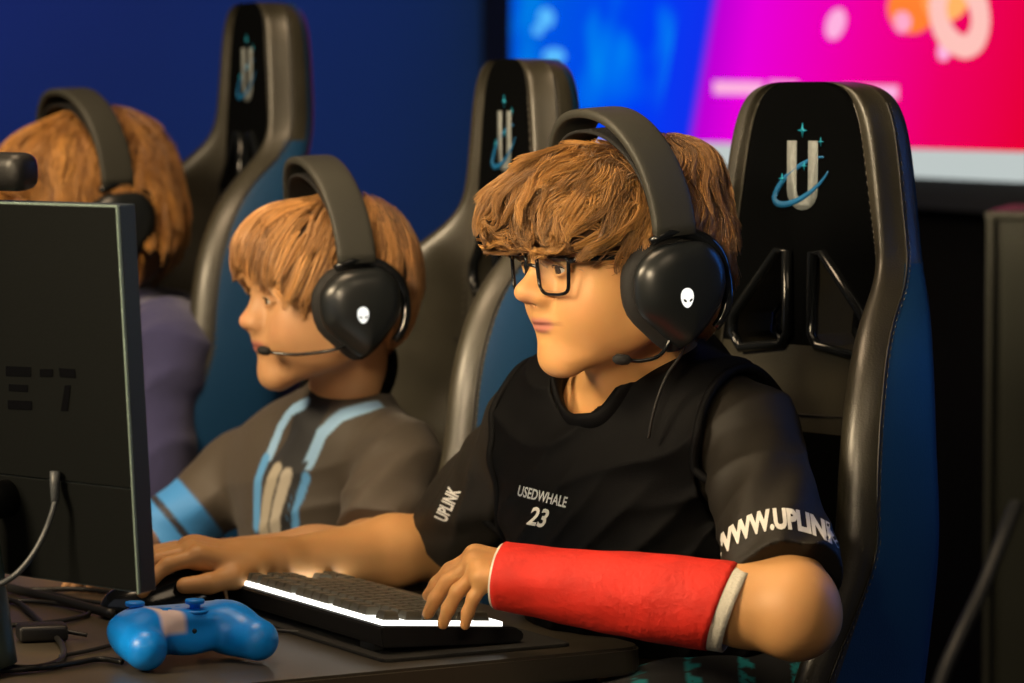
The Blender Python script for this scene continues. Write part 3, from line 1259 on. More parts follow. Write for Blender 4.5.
# ---- hair
def hair_strands(name, f, HM, s, n, region, flow, length, width, cols, parent, seed=1, lift=0.0, wave=0.35, off=(-0.006, 0.003),
                 step=0.006, clumps=240, kdepth=0.0, curl=0.0, tipdown=0.0, free=0.0, short=None):
    """tufts that follow the surface of the hair volume f (world) ; region(q)->weight, flow(q)->direction in head space"""
    rg = np.random.RandomState(seed)
    A = np.array(HM.to_3x3())
    T = np.array(HM.translation)
    # seeds on the volume surface: shoot random points and pull them to the surface
    cand = rg.normal(size=(n * 4, 3))
    cand /= np.linalg.norm(cand, axis=1)[:, None]
    q = cand * 0.105 * s + np.array([0, 0.0, 0.04]) * s
    P = q @ A.T + T
    for _ in range(6):
        d = f.eval(P)
        P = P - f.grad(P) * d[:, None]
    q = (P - T) @ A / s
    w = region(q)
    keep = rg.rand(len(q)) < w
    P = P[keep][:n]
    n = len(P)
    # clump centres
    ci = rg.choice(n, min(clumps, n), replace=False)
    C = P[ci]
    dist = ((P[:, None, :] - C[None]) ** 2).sum(2)
    cid = dist.argmin(1)
    lenf = (rg.uniform(0.7, 1.2, len(ci))[cid]) * rg.uniform(0.75, 1.1, n)
    phase = rg.uniform(0, 6.28, len(ci))[cid]
    if short is not None:
        lenf = lenf * short((P - T) @ A / s)
    tone = rg.uniform(0, 1, len(ci))[cid] * 0.6 + rg.uniform(0, 1, n) * 0.4
    level = rg.uniform(off[0], off[1], n) * s
    ns = int(length / step)
    pts = [P + f.grad(P) * level[:, None]]
    cc = P.copy()
    cur = P.copy()
    ccur = C.copy()
    cpts = [C.copy()]
    prevd = None
    for i in range(ns):
        q = (cur - T) @ A / s
        v = flow(q)
        g = f.grad(cur)
        gl = g @ A
        nzv = np.stack([np.sin(q[:, (a + 1) % 3] * 95 + phase + a) + np.sin(q[:, (a + 2) % 3] * 160 + phase * 1.7) * 0.6 for a in range(3)], 1)
        v = v / (np.linalg.norm(v, axis=1)[:, None] + 1e-9) + wave * nzv * 0.5
        v = v - gl * (v * gl).sum(1)[:, None]
        v /= (np.linalg.norm(v, axis=1)[:, None] + 1e-9)
        # curl: sideways swing
        if curl:
            side = np.cross(v, gl)
            v = v + side * (curl * np.sin(i * step * 90 + phase))[:, None]
            v /= (np.linalg.norm(v, axis=1)[:, None] + 1e-9)
        dw = v @ A.T
        if prevd is not None:
            dw = dw * 0.6 + prevd * 0.4
            dw /= np.linalg.norm(dw, axis=1)[:, None]
        prevd = dw
        cur = cur + dw * (step * lenf * s)[:, None]
        t = (i + 1) / ns
        lv = level + lift * s * t ** 2 * (0.4 + tone)
        d = f.eval(cur)
        fw = 0.8 * (1 - free * t ** 1.5) if free else 0.8
        cur = cur - f.grad(cur) * (np.where(d < lv, 0.8, fw) * (d - lv))[:, None]
        if tipdown:
            cur[:, 2] -= tipdown * s * t * step
        pts.append(cur.copy())
    S = np.stack(pts, 1)          # n, ns+1, 3
    # pull towards the clump leader at the tips
    lead = np.zeros((len(ci),), int)
    for c in range(len(ci)):
        lead[c] = ci[c]
    L = S[lead[cid]]
    tt = np.linspace(0, 1, ns + 1)[None, :, None]
    S = S + (L - S) * (tt ** 1.3) * 0.62
    # tubes of three sides
    tan = np.gradient(S, axis=1)
    tan /= np.linalg.norm(tan, axis=2)[:, :, None] + 1e-9
    ref = S - (T + np.array([0, 0, 0.03]))
    a = np.cross(tan, ref)
    a /= np.linalg.norm(a, axis=2)[:, :, None] + 1e-9
    b = np.cross(tan, a)
    m = ns + 1
    rad = width * s * (np.clip(1.15 - np.linspace(0, 1, m), 0.12, 1) ** 0.6)[None, :, None] * rg.uniform(0.6, 1.2, n)[:, None, None]
    rings = []
    for kk in range(3):
        th = 2 * math.pi * kk / 3
        rings.append(S + (a * math.cos(th) + b * math.sin(th) * 0.7) * rad)
    V = np.stack(rings, 2).reshape(-1, 3)      # n, m, 3
    base = (np.arange(n)[:, None, None] * m + np.arange(m - 1)[None, :, None]) * 3
    kk = np.arange(3)[None, None, :]
    a0 = base + kk
    a1 = base + (kk + 1) % 3
    F = np.stack([a0, a1, a1 + 3, a0 + 3], -1).reshape(-1, 4)
    c0, c1 = np.array(cols[0]), np.array(cols[1])
    cs = c0 + (c1 - c0) * (tone ** 1.2)[:, None]
    cs = np.repeat(cs, m * 3, axis=0)
    return link(name, np_mesh(V, F, colors=cs), M['hair'], parent)


def headset(HM, s, label, zc=-0.004, tilt=0.0, band_h=0.163, mic=None, boom=None, wband=0.047, xo=0.0):
    """over-ear headset on the head frame HM"""
    F4 = HM @ Matrix.Scale(s, 4) if False else HM
    h = frame_empty('headset', F4, label, 'headset', 'gaming headsets worn by the players')
    near = -1

    def pr(name, me, m, parent=h):
        if s != 1.0:
            me.transform(Matrix.Scale(s, 4))
        return link(name, me, m, parent)
    # cup outline in (y, z): rounded top, tapering to a blunt point low in front of centre
    out = [(-0.003, 0.047), (0.025, 0.043), (0.044, 0.026), (0.048, 0.004), (0.043, -0.018), (0.024, -0.038), (0.006, -0.0540), (-0.004, -0.0555),
           (-0.024, -0.040), (-0.043, -0.015), (-0.048, 0.008), (-0.043, 0.030), (-0.027, 0.045)]
    O = [(p.x, p.y) for p in catmull([(a, b, 0) for a, b in out], 5, True)]
    n = len(O)
    cz = zc
    for sg in (-1, 1):
        def ring(x, sc, dy=0.0, dz=0.0):
            return [(sg * x, y * sc + dy, z * sc + cz + dz) for y, z in O]
        # shell
        lay = [(0.094, 0.80), (0.096, 0.97), (0.101, 1.0), (0.107, 0.985), (0.113, 0.93), (0.1185, 0.80), (0.122, 0.58), (0.1235, 0.30), (0.124, 0.02)]
        V, Fq = [], []
        for j, (x, sc) in enumerate(lay):
            t = max(0, (x - 0.101) / 0.023)
            V += ring(x, sc, -0.010 * t * (1 if sc < 1 else 0), 0.004 * t)
        for j in range(len(lay) - 1):
            for i in range(n):
                i2 = (i + 1) % n
                q = (j * n + i, j * n + i2, (j + 1) * n + i2, (j + 1) * n + i)
                Fq.append(q if sg < 0 else q[::-1])
        Fq.append(tuple(range(n)) if sg > 0 else tuple(range(n - 1, -1, -1)))
        Fq.append(tuple(range((len(lay) - 1) * n, len(lay) * n)) if sg < 0 else tuple(range(len(lay) * n - 1, (len(lay) - 1) * n - 1, -1)))
        bm = bmesh.new()
        bm.from_mesh(mesh(V, Fq))
        cup = pr('ear_cup', bm_mesh(bm), M['ear_cup'])
        # cushion
        pts = [(sg * 0.087, y * 0.86, z * 0.88 + cz) for y, z in O[::2]]
        pr('ear_cushion', tube(pts, 0.0125, 12, closed=True), M['pad'])
        # yoke arc behind and above the cup
        yk = []
        for i in range(17):
            th = math.radians(60 + 165 * i / 16)
            yk.append((sg * (0.103 + 0.002 * math.sin(i)), 0.0575 * math.cos(th) - 0.001, 0.0575 * math.sin(th) + cz + 0.0))
        pr('yoke', tube(yk, [0.004, 0.0055, 0.006, 0.006, 0.0055, 0.004], 10, flat=(1.0, 1.1), up=Vector((1, 0, 0))), M['gloss_black'])
        # emblem: white oval face with two dark slanted eyes
        em_ = []
        for i in range(28):
            th = 2 * math.pi * i / 28
            zz = 0.0098 * math.sin(th)
            w = 0.0068 * math.cos(th) * (1.0 + 0.18 * math.sin(th))
            em_.append((w, zz))
        bvh = BVHTree.FromPolygons([v.co / s for v in cup.data.vertices], [p.vertices[:] for p in cup.data.polygons])

        def on_cup(y, z, o):
            r = bvh.ray_cast(Vector((sg * 0.2, y, z)), Vector((-sg, 0, 0)))
            return (r[0] + Vector((sg * o, 0, 0))) if r[0] is not None else Vector((sg * 0.12, y, z))
        EY, EZ = 0.002, cz - 0.006
        V = [on_cup(EY, EZ, 0.0012)] + [on_cup(EY + a, EZ + b, 0.0010) for a, b in em_] + [on_cup(EY + a, EZ + b, -0.0005) for a, b in em_]
        Fq = []
        for i in range(28):
            j = (i + 1) % 28
            Fq.append((0, 1 + i, 1 + j))
            Fq.append((1 + i, 29 + i, 29 + j, 1 + j))
        bm = bmesh.new()
        bm.from_mesh(mesh(V, Fq))
        eo = link('lit_emblem', bm_mesh(bm), M['emblem_white'], cup, smooth=False)
        if s != 1.0:
            eo.data.transform(Matrix.Scale(s, 4))
        for sy in (-1, 1):
            ev = []
            for i in range(10):
                th = 2 * math.pi * i / 10
                a, b = 0.0022 * math.cos(th), 0.0011 * math.sin(th)
                t = 0.7 * sy
                ev.append(on_cup(EY + 0.0032 * sy + a * math.cos(t) - b * math.sin(t), EZ - 0.0025 + a * math.sin(t) + b * math.cos(t), 0.0018))
            me = mesh(ev, [tuple(range(10))])
            me.transform(Matrix.Scale(s, 4))
            link('emblem_eye', me, M['matte_black'], eo, smooth=False)
    # outer band
    def arc(rx, rz, z0, t0=4, t1=176, n=40, e=0.86, ly=0.0):
        pts = []
        for i in range(n + 1):
            th = math.radians(t0 + (t1 - t0) * i / n)
            c, s_ = math.cos(th), math.sin(th)
            pts.append(Vector((rx * math.copysign(abs(c) ** e, c), ly * (s_ ** 2), z0 + rz * abs(s_) ** e)))
        return pts
    z0 = cz + 0.040
    pr('headband', tube(arc(0.104, band_h - z0, z0, ly=xo), 1.0, 20, flat=(0.0050, wband / 2, 0.35), up=[Vector((p.x, 0, (p.z - z0) * 1.0 + 0.02)) for p in arc(0.104, band_h - z0, z0)]), M['headband'])
    pr('suspension_strap', tube(arc(0.096, band_h - z0 - 0.022, z0 + 0.004, 8, 172, ly=xo), 1.0, 16, flat=(0.0022, wband / 2 * 0.85, 0.4), up=[Vector((p.x, 0, (p.z - z0) + 0.02)) for p in arc(0.096, band_h - z0 - 0.022, z0 + 0.004, 8, 172)]), M['pad'])
    if mic:
        b = pr('mic_boom', tube(mic, 0.0021, 8, smooth_n=6), M['gloss_black'])
        p, q = Vector(mic[-1]), Vector(mic[-2])
        d = (p - q).normalized()
        pr('mic_capsule', tube([p - d * 0.003, p, p + d * 0.006, p + d * 0.012, p + d * 0.0155], [0.002, 0.0048, 0.0056, 0.0050, 0.002], 12), M['pad'])
    return h


M['emblem_white'] = emis('emblem_lit_white', (1.0, 0.98, 0.9), 1.15)

# ------------------------------------------------------------------ teenager with glasses and a red cast
HH = frame(at(622, 256, 3.42), 29, 4, 0)
HS = 1.0
sh_n, sh_f = at(748, 436, 3.42), at(538, 428, 3.62)
el_n, wr_n = at(793, 613, 3.235), at(552, 576, 3.315)
el_f, wr_f = at(444, 546, 3.82), at(268, 562, 3.66)
neck_b = at(648, 412, 3.53)
chest = at(622, 500, 3.54)
belly = at(645, 612, 3.56)
pelv = at(695, 698, 3.58)
hip_dir = Vector((-math.cos(math.radians(36)), -math.sin(math.radians(36)), 0))
hip_r = hip_dir.cross(Vector((0, 0, 1)))


def torso_field(f, neck_b, chest, belly, pelv, sh_n, sh_f, face_deg, s=1.0, g=0.0, kk=0.05):
    TM = frame(chest, face_deg)
    R = TM.to_3x3()

    def E(c, r, k=kk, fr=TM):
        f.ell(c, [q * s + g for q in r], k, 'u', fr)
    TMb = frame(belly, face_deg)
    TMp = frame(pelv, face_deg)
    E((0, -0.005, 0.0), (0.135, 0.092, 0.13))
    E((0, 0.0, 0.0), (0.125, 0.088, 0.12), kk, TMb)
    E((0, -0.01, 0.0), (0.145, 0.105, 0.10), kk, TMp)
    up = frame((sh_n + sh_f) / 2, face_deg)
    E((0, -0.012, -0.005), (0.125, 0.066, 0.060), kk, up)
    ax = (sh_n - sh_f) * 0.5
    m = (sh_n + sh_f) / 2
    f.cap(m + ax * 0.35 + Vector((0, 0, 0.028 * s)), sh_n, 0.045 * s + g, 0.050 * s + g, kk)
    f.cap(m - ax * 0.35 + Vector((0, 0, 0.028 * s)), sh_f, 0.045 * s + g, 0.050 * s + g, kk)
    return TM


bf = Field()
head_field(bf, HH, HS, 0)
hp = lambda x, y, z: HH @ Vector((x, y, z))
bf.cap(hp(0, -0.022, -0.045), neck_b + Vector((0, 0, 0.015)), 0.050, 0.054, 0.018)
bf.cap(hp(0, 0.020, -0.085), neck_b + Vector((-0.02, -0.02, 0.0)), 0.026, 0.040, 0.03)
TMH = torso_field(bf, neck_b, chest, belly, pelv, sh_n, sh_f, 45, 1.0, -0.012)
bf.cap(neck_b + Vector((0, 0, 0.01)), (sh_n + neck_b) / 2 + Vector((0, 0, 0.0)), 0.048, 0.035, 0.04)
bf.cap(neck_b + Vector((0, 0, 0.01)), (sh_f + neck_b) / 2 + Vector((0, 0, 0.0)), 0.048, 0.035, 0.04)
bf.chain([sh_n, (sh_n + el_n) / 2, el_n], [0.046, 0.043, 0.037], 0.03)
bf.chain([el_n, el_n.lerp(wr_n, 0.20), el_n.lerp(wr_n, 0.40), wr_n], [0.0385, 0.0365, 0.034, 0.026], 0.02)
bf.ell(el_n + Vector((0.006, -0.002, 0.006)), (0.034, 0.036, 0.038), 0.02)
bf.ell(el_n + Vector((0.004, -0.002, -0.010)), (0.036, 0.036, 0.031), 0.015)
bf.chain([sh_f, (sh_f + el_f) / 2, el_f], [0.044, 0.041, 0.037], 0.03)
bf.chain([el_f, el_f.lerp(wr_f, 0.3), wr_f], [0.037, 0.037, 0.0225], 0.02)
# legs under the desk, feet on the floor
for sg, kp in ((-1, 0.0), (1, 0.0)):
    hip = pelv + hip_r * 0.085 * sg + Vector((0, 0, -0.02))
    knee = hip + hip_dir * 0.40 + hip_r * 0.05 * sg + Vector((0, 0, -0.035))
    ank = knee + hip_dir * 0.06 + Vector((0, 0, -knee.z + 0.09))
    bf.chain([hip, knee], [0.080, 0.052], 0.04)
    bf.chain([knee, (knee + ank) / 2, ank], [0.052, 0.048, 0.034], 0.03)
    bf.cap(ank + Vector((0, 0, -0.045)), ank + hip_dir * 0.13 + Vector((0, 0, -0.055)), 0.034, 0.028, 0.02)
# left hand: out of the cast, fingers on the keys
def hand_frame(origin, fwd, back):
    y = Vector(fwd).normalized()
    z = Vector(back)
    z = (z - y * z.dot(y)).normalized()
    return y, z


def hand_matrix(origin, fwd, back, left):
    y, z = hand_frame(origin, fwd, back)
    x = y.cross(z)          # right-handed: x = y cross z
    # thumb side: palm down, a left hand has its thumb to the right of the fingers' direction
    if not left:
        x = -x
    Mx = Matrix(((x.x, y.x, z.x), (x.y, y.y, z.y), (x.z, y.z, z.z))).to_4x4()
    Mx.translation = Vector(origin)
    return Mx


fwdL = (at(470, 568, 3.30) - wr_n)
HL = hand_matrix(wr_n, fwdL, (-0.15, -0.35, 1.0), True)
hand(bf, HL, 'L', [(0.72, 0.30, 0.12), (0.80, 0.35, 0.15), (0.90, 0.35, 0.15), (1.0, 0.35, 0.15)], s=0.92, spread=(0.08, 0.0, -0.08, -0.16),
     thumb=[(0.020, 0.018, -0.004), (0.038, 0.045, -0.020), (0.040, 0.070, -0.034), (0.034, 0.090, -0.044)])
# right hand over the mouse
fwdR = Vector(at(205, 577, 3.52)) - Vector(wr_f)
HR = hand_matrix(wr_f, (-0.95, -0.30, 0.16), (0.0, -0.1, 1.0), False)
hand(bf, HR, 'R', [(0.35, 0.45, 0.3), (0.35, 0.45, 0.3), (0.40, 0.5, 0.3), (0.5, 0.5, 0.3)], s=1.05,
     thumb=[(0.018, 0.015, -0.004), (0.040, 0.042, -0.012), (0.046, 0.068, -0.020), (0.042, 0.092, -0.026)])
AX = [axis(-0.46, 0.40, 0.0032, [(-0.46, -0.24, 0.0022), (-0.10, 0.18, 0.0018)]),
      axis(3.08, 4.05, 0.0034, [(3.25, 3.55, 0.0019), (3.55, 3.72, 0.0024)]),
      axis(-0.01, 1.30, 0.0045, [(0.74, 0.90, 0.0022), (0.90, 1.04, 0.003), (1.035, 1.25, 0.0016)])]


def bounds(f, pad=0.02):
    lo = np.min([p[1] - p[2] for p in f.p if p[4] == 'u'], axis=0) - pad
    hi = np.max([p[1] + p[2] for p in f.p if p[4] == 'u'], axis=0) + pad
    return lo, hi


lo, hi = bounds(bf)
AX = [axis(lo[0], hi[0], 0.0036, [(-0.50, -0.24, 0.0022), (-0.08, 0.17, 0.0018)]),
      axis(lo[1], hi[1], 0.0036, [(3.22, 3.55, 0.0019), (3.55, 3.72, 0.0024)]),
      axis(max(lo[2], -0.005), hi[2], 0.006, [(0.74, 0.90, 0.0022), (0.90, 1.05, 0.003), (1.05, 1.25, 0.0016)])]
co, Fq = bf.mesh(AX, 1)
hero = link('person', np_mesh(co, Fq, colors=skin_colors(co, HH, HS, (0.58, 0.30, 0.112))), M['skin'])
tag(hero, 'seated teenager in black jersey, glasses and red forearm cast playing at keyboard', 'person')
add_eyes(HH, HS, hero, (0.0, -0.18))



class Cut:
    pass


def cap_cut(f, a, b, ra, rb, tcut, k=0.01, e=(1.0, 1.0), rnd=0.003):
    """tapering sleeve from a towards b, cut square at fraction tcut"""
    a_, b_ = np.array(a, float), np.array(b, float)
    ab = b_ - a_
    L = np.linalg.norm(ab)
    n = ab / L

    def fn(P):
        h = (P - a_) @ n
        t = np.clip(h / L, 0, 1.2)
        q = P - a_ - (np.clip(h, 0, L * 1.2))[:, None] * n
        d = np.sqrt((q * q).sum(1)) - (ra + (rb - ra) * t)
        d += 0.0022 * np.sin(q[:, 0] * 120 + h * 60) * np.clip(t * 2, 0, 1)
        c = h - L * tcut
        return np.maximum(d, c) + 0.0
    return f.add(fn, (a_ + b_) / 2, L / 2 + max(ra, rb) + 0.04, k)


# ---- jersey: torso with short sleeves
jf = Field()
torso_field(jf, neck_b, chest, belly, pelv, sh_n, sh_f, 45, 1.0, 0.004, 0.05)
NK = neck_b
jf.cap(NK + Vector((0, 0, 0.005)), (sh_n * 0.45 + neck_b * 0.55), 0.060, 0.048, 0.04)
jf.cap(NK + Vector((0, 0, 0.005)), (sh_f * 0.45 + neck_b * 0.55), 0.060, 0.048, 0.04)
jf.cap(NK + Vector((0.035, 0.03, 0.035)), NK, 0.045, 0.055, 0.04)
cap_cut(jf, sh_n, el_n, 0.048, 0.059, 0.84, 0.010)
cap_cut(jf, sh_f, el_f + Vector((0.0, -0.01, 0.005)), 0.047, 0.054, 0.88, 0.02)
RC = at(636, 398, 3.50)
RU = at(575, 433, 3.475) - RC
RV = Vector((0.32, -0.93, -0.10)).normalized() * 0.060
RN = RU.cross(RV).normalized()
if RN.z < 0:
    RN = -RN
rc_, rn_ = np.array(RC), np.array(RN)
ru_, rv_ = np.array(RU), np.array(RV)


def neck_cut(P, d):
    q = P - rc_
    h = q @ rn_
    a = (q @ ru_) / (ru_ @ ru_)
    b = (q @ rv_) / (rv_ @ rv_)
    rr = (np.sqrt(a * a + b * b) - 1.0) * 0.062
    col = np.maximum(rr, -(h + 0.006))
    return np.maximum(d, -col)


def folds(TMx, amp, seed, dirs=((0.8, 0.2, 0.55), (0.25, 0.1, 1.0))):
    A = np.array(TMx.to_3x3())
    T = np.array(TMx.translation)

    def fn(P, d):
        q = (P - T) @ A
        w = sinnoise(q, 22, seed, 5)
        a = q @ np.array(dirs[0]) * 75 + w * 2.6
        b = q @ np.array(dirs[1]) * 55 + w * 3.0
        m1 = np.clip(sinnoise(q, 14, seed + 1, 4) * 1.5 + 0.3, 0, 1)
        m2 = 1 - m1
        pat = (1 - np.abs(np.sin(a))) ** 1.5 * m1 + (1 - np.abs(np.sin(b))) ** 1.5 * m2
        return d - amp * pat
    return fn


jf.post = [folds(TMH, 0.0042, 3), neck_cut]
lo, hi = bounds(jf)
lo[2] = 0.735
co, Fq = jf.mesh([axis(lo[0], hi[0], 0.0028), axis(lo[1], hi[1], 0.0030), axis(lo[2], hi[2], 0.0028)], 1)
jersey = link('jersey', np_mesh(co, Fq), M['jersey_sleeve'], hero)
# ---- vest panel over the sleeves, with raised arm holes
vf = Field()
torso_field(vf, neck_b, chest, belly, pelv, sh_n, sh_f, 45, 1.0, 0.0150, 0.05)
vf.cap(NK + Vector((0, 0, 0.005)), (sh_n * 0.45 + neck_b * 0.55), 0.067, 0.0555, 0.04)
vf.cap(NK + Vector((0, 0, 0.005)), (sh_f * 0.45 + neck_b * 0.55), 0.067, 0.0555, 0.04)
vf.cap(NK + Vector((0.035, 0.03, 0.035)), NK, 0.052, 0.062, 0.04)


def armhole(c, axis_, r, rz):
    c_, n_ = np.array(c), np.array(Vector(axis_).normalized())

    def fn(P, d):
        q = P - c_
        rr = np.sqrt(q[:, 0] ** 2 + q[:, 1] ** 2 + (q[:, 2] / rz) ** 2) - r
        return np.maximum(d, -rr)
    return fn


axn = (sh_n - sh_f).normalized()
jpost = list(jf.post)


def over_jersey(P, d):
    keep = jf.post
    jf.post = jpost[:1]
    j = jf.eval(P)
    jf.post = keep
    h1 = (P - np.array(sh_n)) @ np.array(axn)
    h2 = (P - np.array(sh_f)) @ -np.array(axn)
    w = np.clip((0.012 - np.maximum(h1, h2)) / 0.010, 0, 1)
    return np.minimum(d, j - 0.0045 * w + (1 - w) * 0.02)


vf.post = [folds(TMH, 0.006, 3), over_jersey, neck_cut, armhole(sh_n + axn * 0.055 + Vector((0, 0, -0.02)), axn, 0.096, 1.22), armhole(sh_f - axn * 0.055 + Vector((0, 0, -0.02)), -axn, 0.096, 1.22)]
lo, hi = bounds(vf)
lo[2] = 0.728
co, Fq = vf.mesh([axis(lo[0], hi[0], 0.0028), axis(lo[1], hi[1], 0.0030), axis(lo[2], hi[2], 0.0028)], 1)
vest = link('vest', np_mesh(*keep_largest(co, Fq)), M['jersey_black'], hero)
# collar rib
cr_ = []
vf.post = vf.post[:2]
hh = np.linspace(-0.05, 0.11, 161)
for i in range(64):
    th = 2 * math.pi * i / 64
    p = np.array(RC + (RU * math.cos(th) + RV * math.sin(th)) * 1.015)
    dv = vf.eval(p + hh[:, None] * rn_)
    ins_ = np.nonzero(dv < 0)[0]
    h_ = hh[ins_[-1]] if len(ins_) else 0.0
    cr_.append(Vector(p + rn_ * min(h_, 0.09)))
for _ in range(3):
    cr_ = [(cr_[i - 1] + cr_[i] * 2 + cr_[(i + 1) % 64]) / 4 for i in range(64)]
for c_ah, nx in ((sh_n + axn * 0.055 + Vector((0, 0, -0.02)), axn), (sh_f - axn * 0.055 + Vector((0, 0, -0.02)), -axn)):
    nx = Vector(nx).normalized()
    ua = (Vector((0, 0, 1)) - nx * nx.z).normalized()
    va = nx.cross(ua)
    ph_ = np.radians(np.linspace(4, 165, 240))
    ah = []
    for i in range(90):
        th = 2 * math.pi * i / 90
        d_ = np.array(ua * math.cos(th) + va * math.sin(th))
        dd_ = np.cos(ph_)[:, None] * np.array(nx) + np.sin(ph_)[:, None] * d_
        rr_ = 0.096 / np.sqrt(dd_[:, 0] ** 2 + dd_[:, 1] ** 2 + (dd_[:, 2] / 1.22) ** 2)
        pts_ = np.array(c_ah) + dd_ * rr_[:, None]
        ins_ = np.nonzero(vf.eval(pts_) < 0)[0]
        if len(ins_):
            ah.append(Vector(pts_[ins_[0]]))
    ah = [a for a in ah if a.z > 0.72]
    if len(ah) > 20:
        for _ in range(4):
            m_ = len(ah)
            ah = [(ah[i - 1] + ah[i] * 2 + ah[(i + 1) % m_]) / 4 for i in range(m_)]
        link('armhole_trim', tube(ah, 0.0050, 8, closed=True), M['jersey_black'], vest)
link('collar', tube(cr_, 1.0, 10, closed=True, flat=(0.0095, 0.0045), up=RN), M['jersey_black'], jersey)
# shorts with teal triangles
sf = Field()
hipc = pelv
torso_like = frame(pelv, 45)
sf.ell((0, -0.01, -0.01), (0.160, 0.118, 0.10), 0, 'u', torso_like)
for sg in (-1, 1):
    hip = pelv + hip_r * 0.085 * sg + Vector((0, 0, -0.02))
    knee = hip + hip_dir * 0.40 + hip_r * 0.05 * sg + Vector((0, 0, -0.035))
    cap_cut(sf, hip, knee, 0.100, 0.072, 0.85, 0.03)
lo, hi = bounds(sf)
co, Fq = sf.mesh([axis(lo[q], hi[q], 0.005) for q in range(3)], 1)
px, py = co[:, 0], co[:, 2]
TA = np.array(torso_like.to_3x3())
qq = (co - np.array(pelv)) @ TA
fA = (qq[:, 0] + qq[:, 2]) * 38
fB = (qq[:, 1] - qq[:, 2]) * 38
tri = ((np.floor(fA) + np.floor(fB)) % 3 == 0) & ((fA % 1) + (fB % 1) < 1.05) & (np.abs(((qq[:, 0] * 0.4 + qq[:, 1]) * 160) % 1 - 0.5) < 0.42)
cols = np.where(tri[:, None], np.array([0.008, 0.34, 0.40]), np.array([0.008, 0.009, 0.012]))
link('shorts', np_mesh(co, Fq, colors=cols), M['jersey_painted'], hero)

# ---- printing on the jersey


def bvh_of(o):
    return BVHTree.FromPolygons([v.co for v in o.data.vertices], [p.vertices[:] for p in o.data.polygons])


def print_on(name, s, size, px, py, D, rot, m, parent, bvh, bold=0.0, shear=0.0, dirn=None, arc=0.0, space=1.0, widen=1.0, squeeze=1.0):
    """lettering laid on the cloth around a point; text plane faces the camera side"""
    me = text_mesh(s, size, bold, shear, space)
    c = at(px, py, D)
    view = (c - Vector((0, 0, CAMH))).normalized() if dirn is None else Vector(dirn).normalized()
    rt = Vector((1, 0, 0))
    rt = (rt - view * rt.dot(view)).normalized()
    upv = rt.cross(view)
    if upv.z < 0:
        upv = -upv
    cs, sn_ = math.cos(math.radians(rot)), math.sin(math.radians(rot))
    bm = bmesh.new()
    bm.from_mesh(me)
    bmesh.ops.subdivide_edges(bm, edges=[e for e in bm.edges if e.calc_length() > size * 0.2], cuts=2)
    bmesh.ops.triangulate(bm, faces=bm.faces)
    bad = 0
    for v in bm.verts:
        x, y = v.co.x * widen, v.co.y * squeeze
        y += arc * x * x
        ang = math.atan(2 * arc * x)
        X = x * cs - y * sn_
        Y = x * sn_ + y * cs
        p = c + rt * X + upv * Y
        r = bvh.ray_cast(p - view * 0.4, view)
        if r[0] is None:
            r = bvh.find_nearest(p)
        v.co = r[0] - view * 0.0012
    out = bpy.data.meshes.new('m')
    bm.to_mesh(out)
    bm.free()
    return link(name, out, m, parent, smooth=False)


bv, bj = bvh_of(vest), bvh_of(jersey)
print_on('name_lettering', 'USEDWHALE', 0.0170, 542, 497, 3.40, -14, M['grey_print'], vest, bv, bold=0.0003, widen=0.52, squeeze=0.9)
print_on('number_lettering', '23', 0.031, 537, 518, 3.40, -12, M['white_print'], vest, bv, bold=0.0008, shear=0.25, widen=0.62, squeeze=0.85)
print_on('sleeve_lettering', 'WWW.UPLINK', 0.026, 774, 520, 3.2, 6, M['white_print'], jersey, bj, bold=0.0014, arc=-7.0, widen=0.69)
print_on('sleeve_lettering', 'UPLINK', 0.020, 448, 505, 3.6, 65, M['white_print'], jersey, bj, bold=0.0006, widen=0.55)

# ---- cast on the left forearm
def cast_tube(p0, p1, prof, n=40, sides=40, th=0.004, flatten=(1.0, 1.0), slant0=0.0, slant1=0.0, noise=0.0, seed=3):
    ax_ = (p1 - p0)
    L = ax_.length
    d = ax_.normalized()
    u = (Vector((0, 0, 1)) - d * d.z).normalized()
    v = d.cross(u)
    V, Fq = [], []
    rg = np.random.RandomState(seed)
    ph = rg.uniform(0, 6.28, 8)
    for layer in (0, 1):
        for i in range(n + 1):
            t = i / n
            r0 = float(np.interp(t, np.linspace(0, 1, len(prof)), prof)) - (th if layer else 0)
            for k in range(sides):
                a = 2 * math.pi * k / sides
                r = r0 + (0 if layer else noise * (math.sin(3 * a + ph[0] + t * 5) + 0.8 * math.sin(t * 30 + 1.5 * math.sin(a) + ph[1]) * 0.6 + 0.5 * math.sin(7 * a + t * 12 + ph[2])))
                c, s_ = math.cos(a), math.sin(a)
                sl = slant0 * (1 - t) * s_ + slant0 * 0 + slant1 * t * c
                p = p0 + d * (L * t + sl) + u * (c * r * flatten[0]) + v * (s_ * r * (flatten[1] + 0.22 * (1 - t) ** 2))
                V.append(p)
    m = (n + 1) * sides
    for layer in (0, 1):
        o = layer * m
        for i in range(n):
            for k in range(sides):
                q = (o + i * sides + k, o + i * sides + (k + 1) % sides, o + (i + 1) * sides + (k + 1) % sides, o + (i + 1) * sides + k)
                Fq.append(q if layer == 0 else q[::-1])
    for k in range(sides):
        k2 = (k + 1) % sides
        Fq.append((k, m + k, m + k2, k2))
        Fq.append((n * sides + k, n * sides + k2, m + n * sides + k2, m + n * sides + k))
    bm = bmesh.new()
    bm.from_mesh(mesh(V, Fq))
    return bm_mesh(bm)


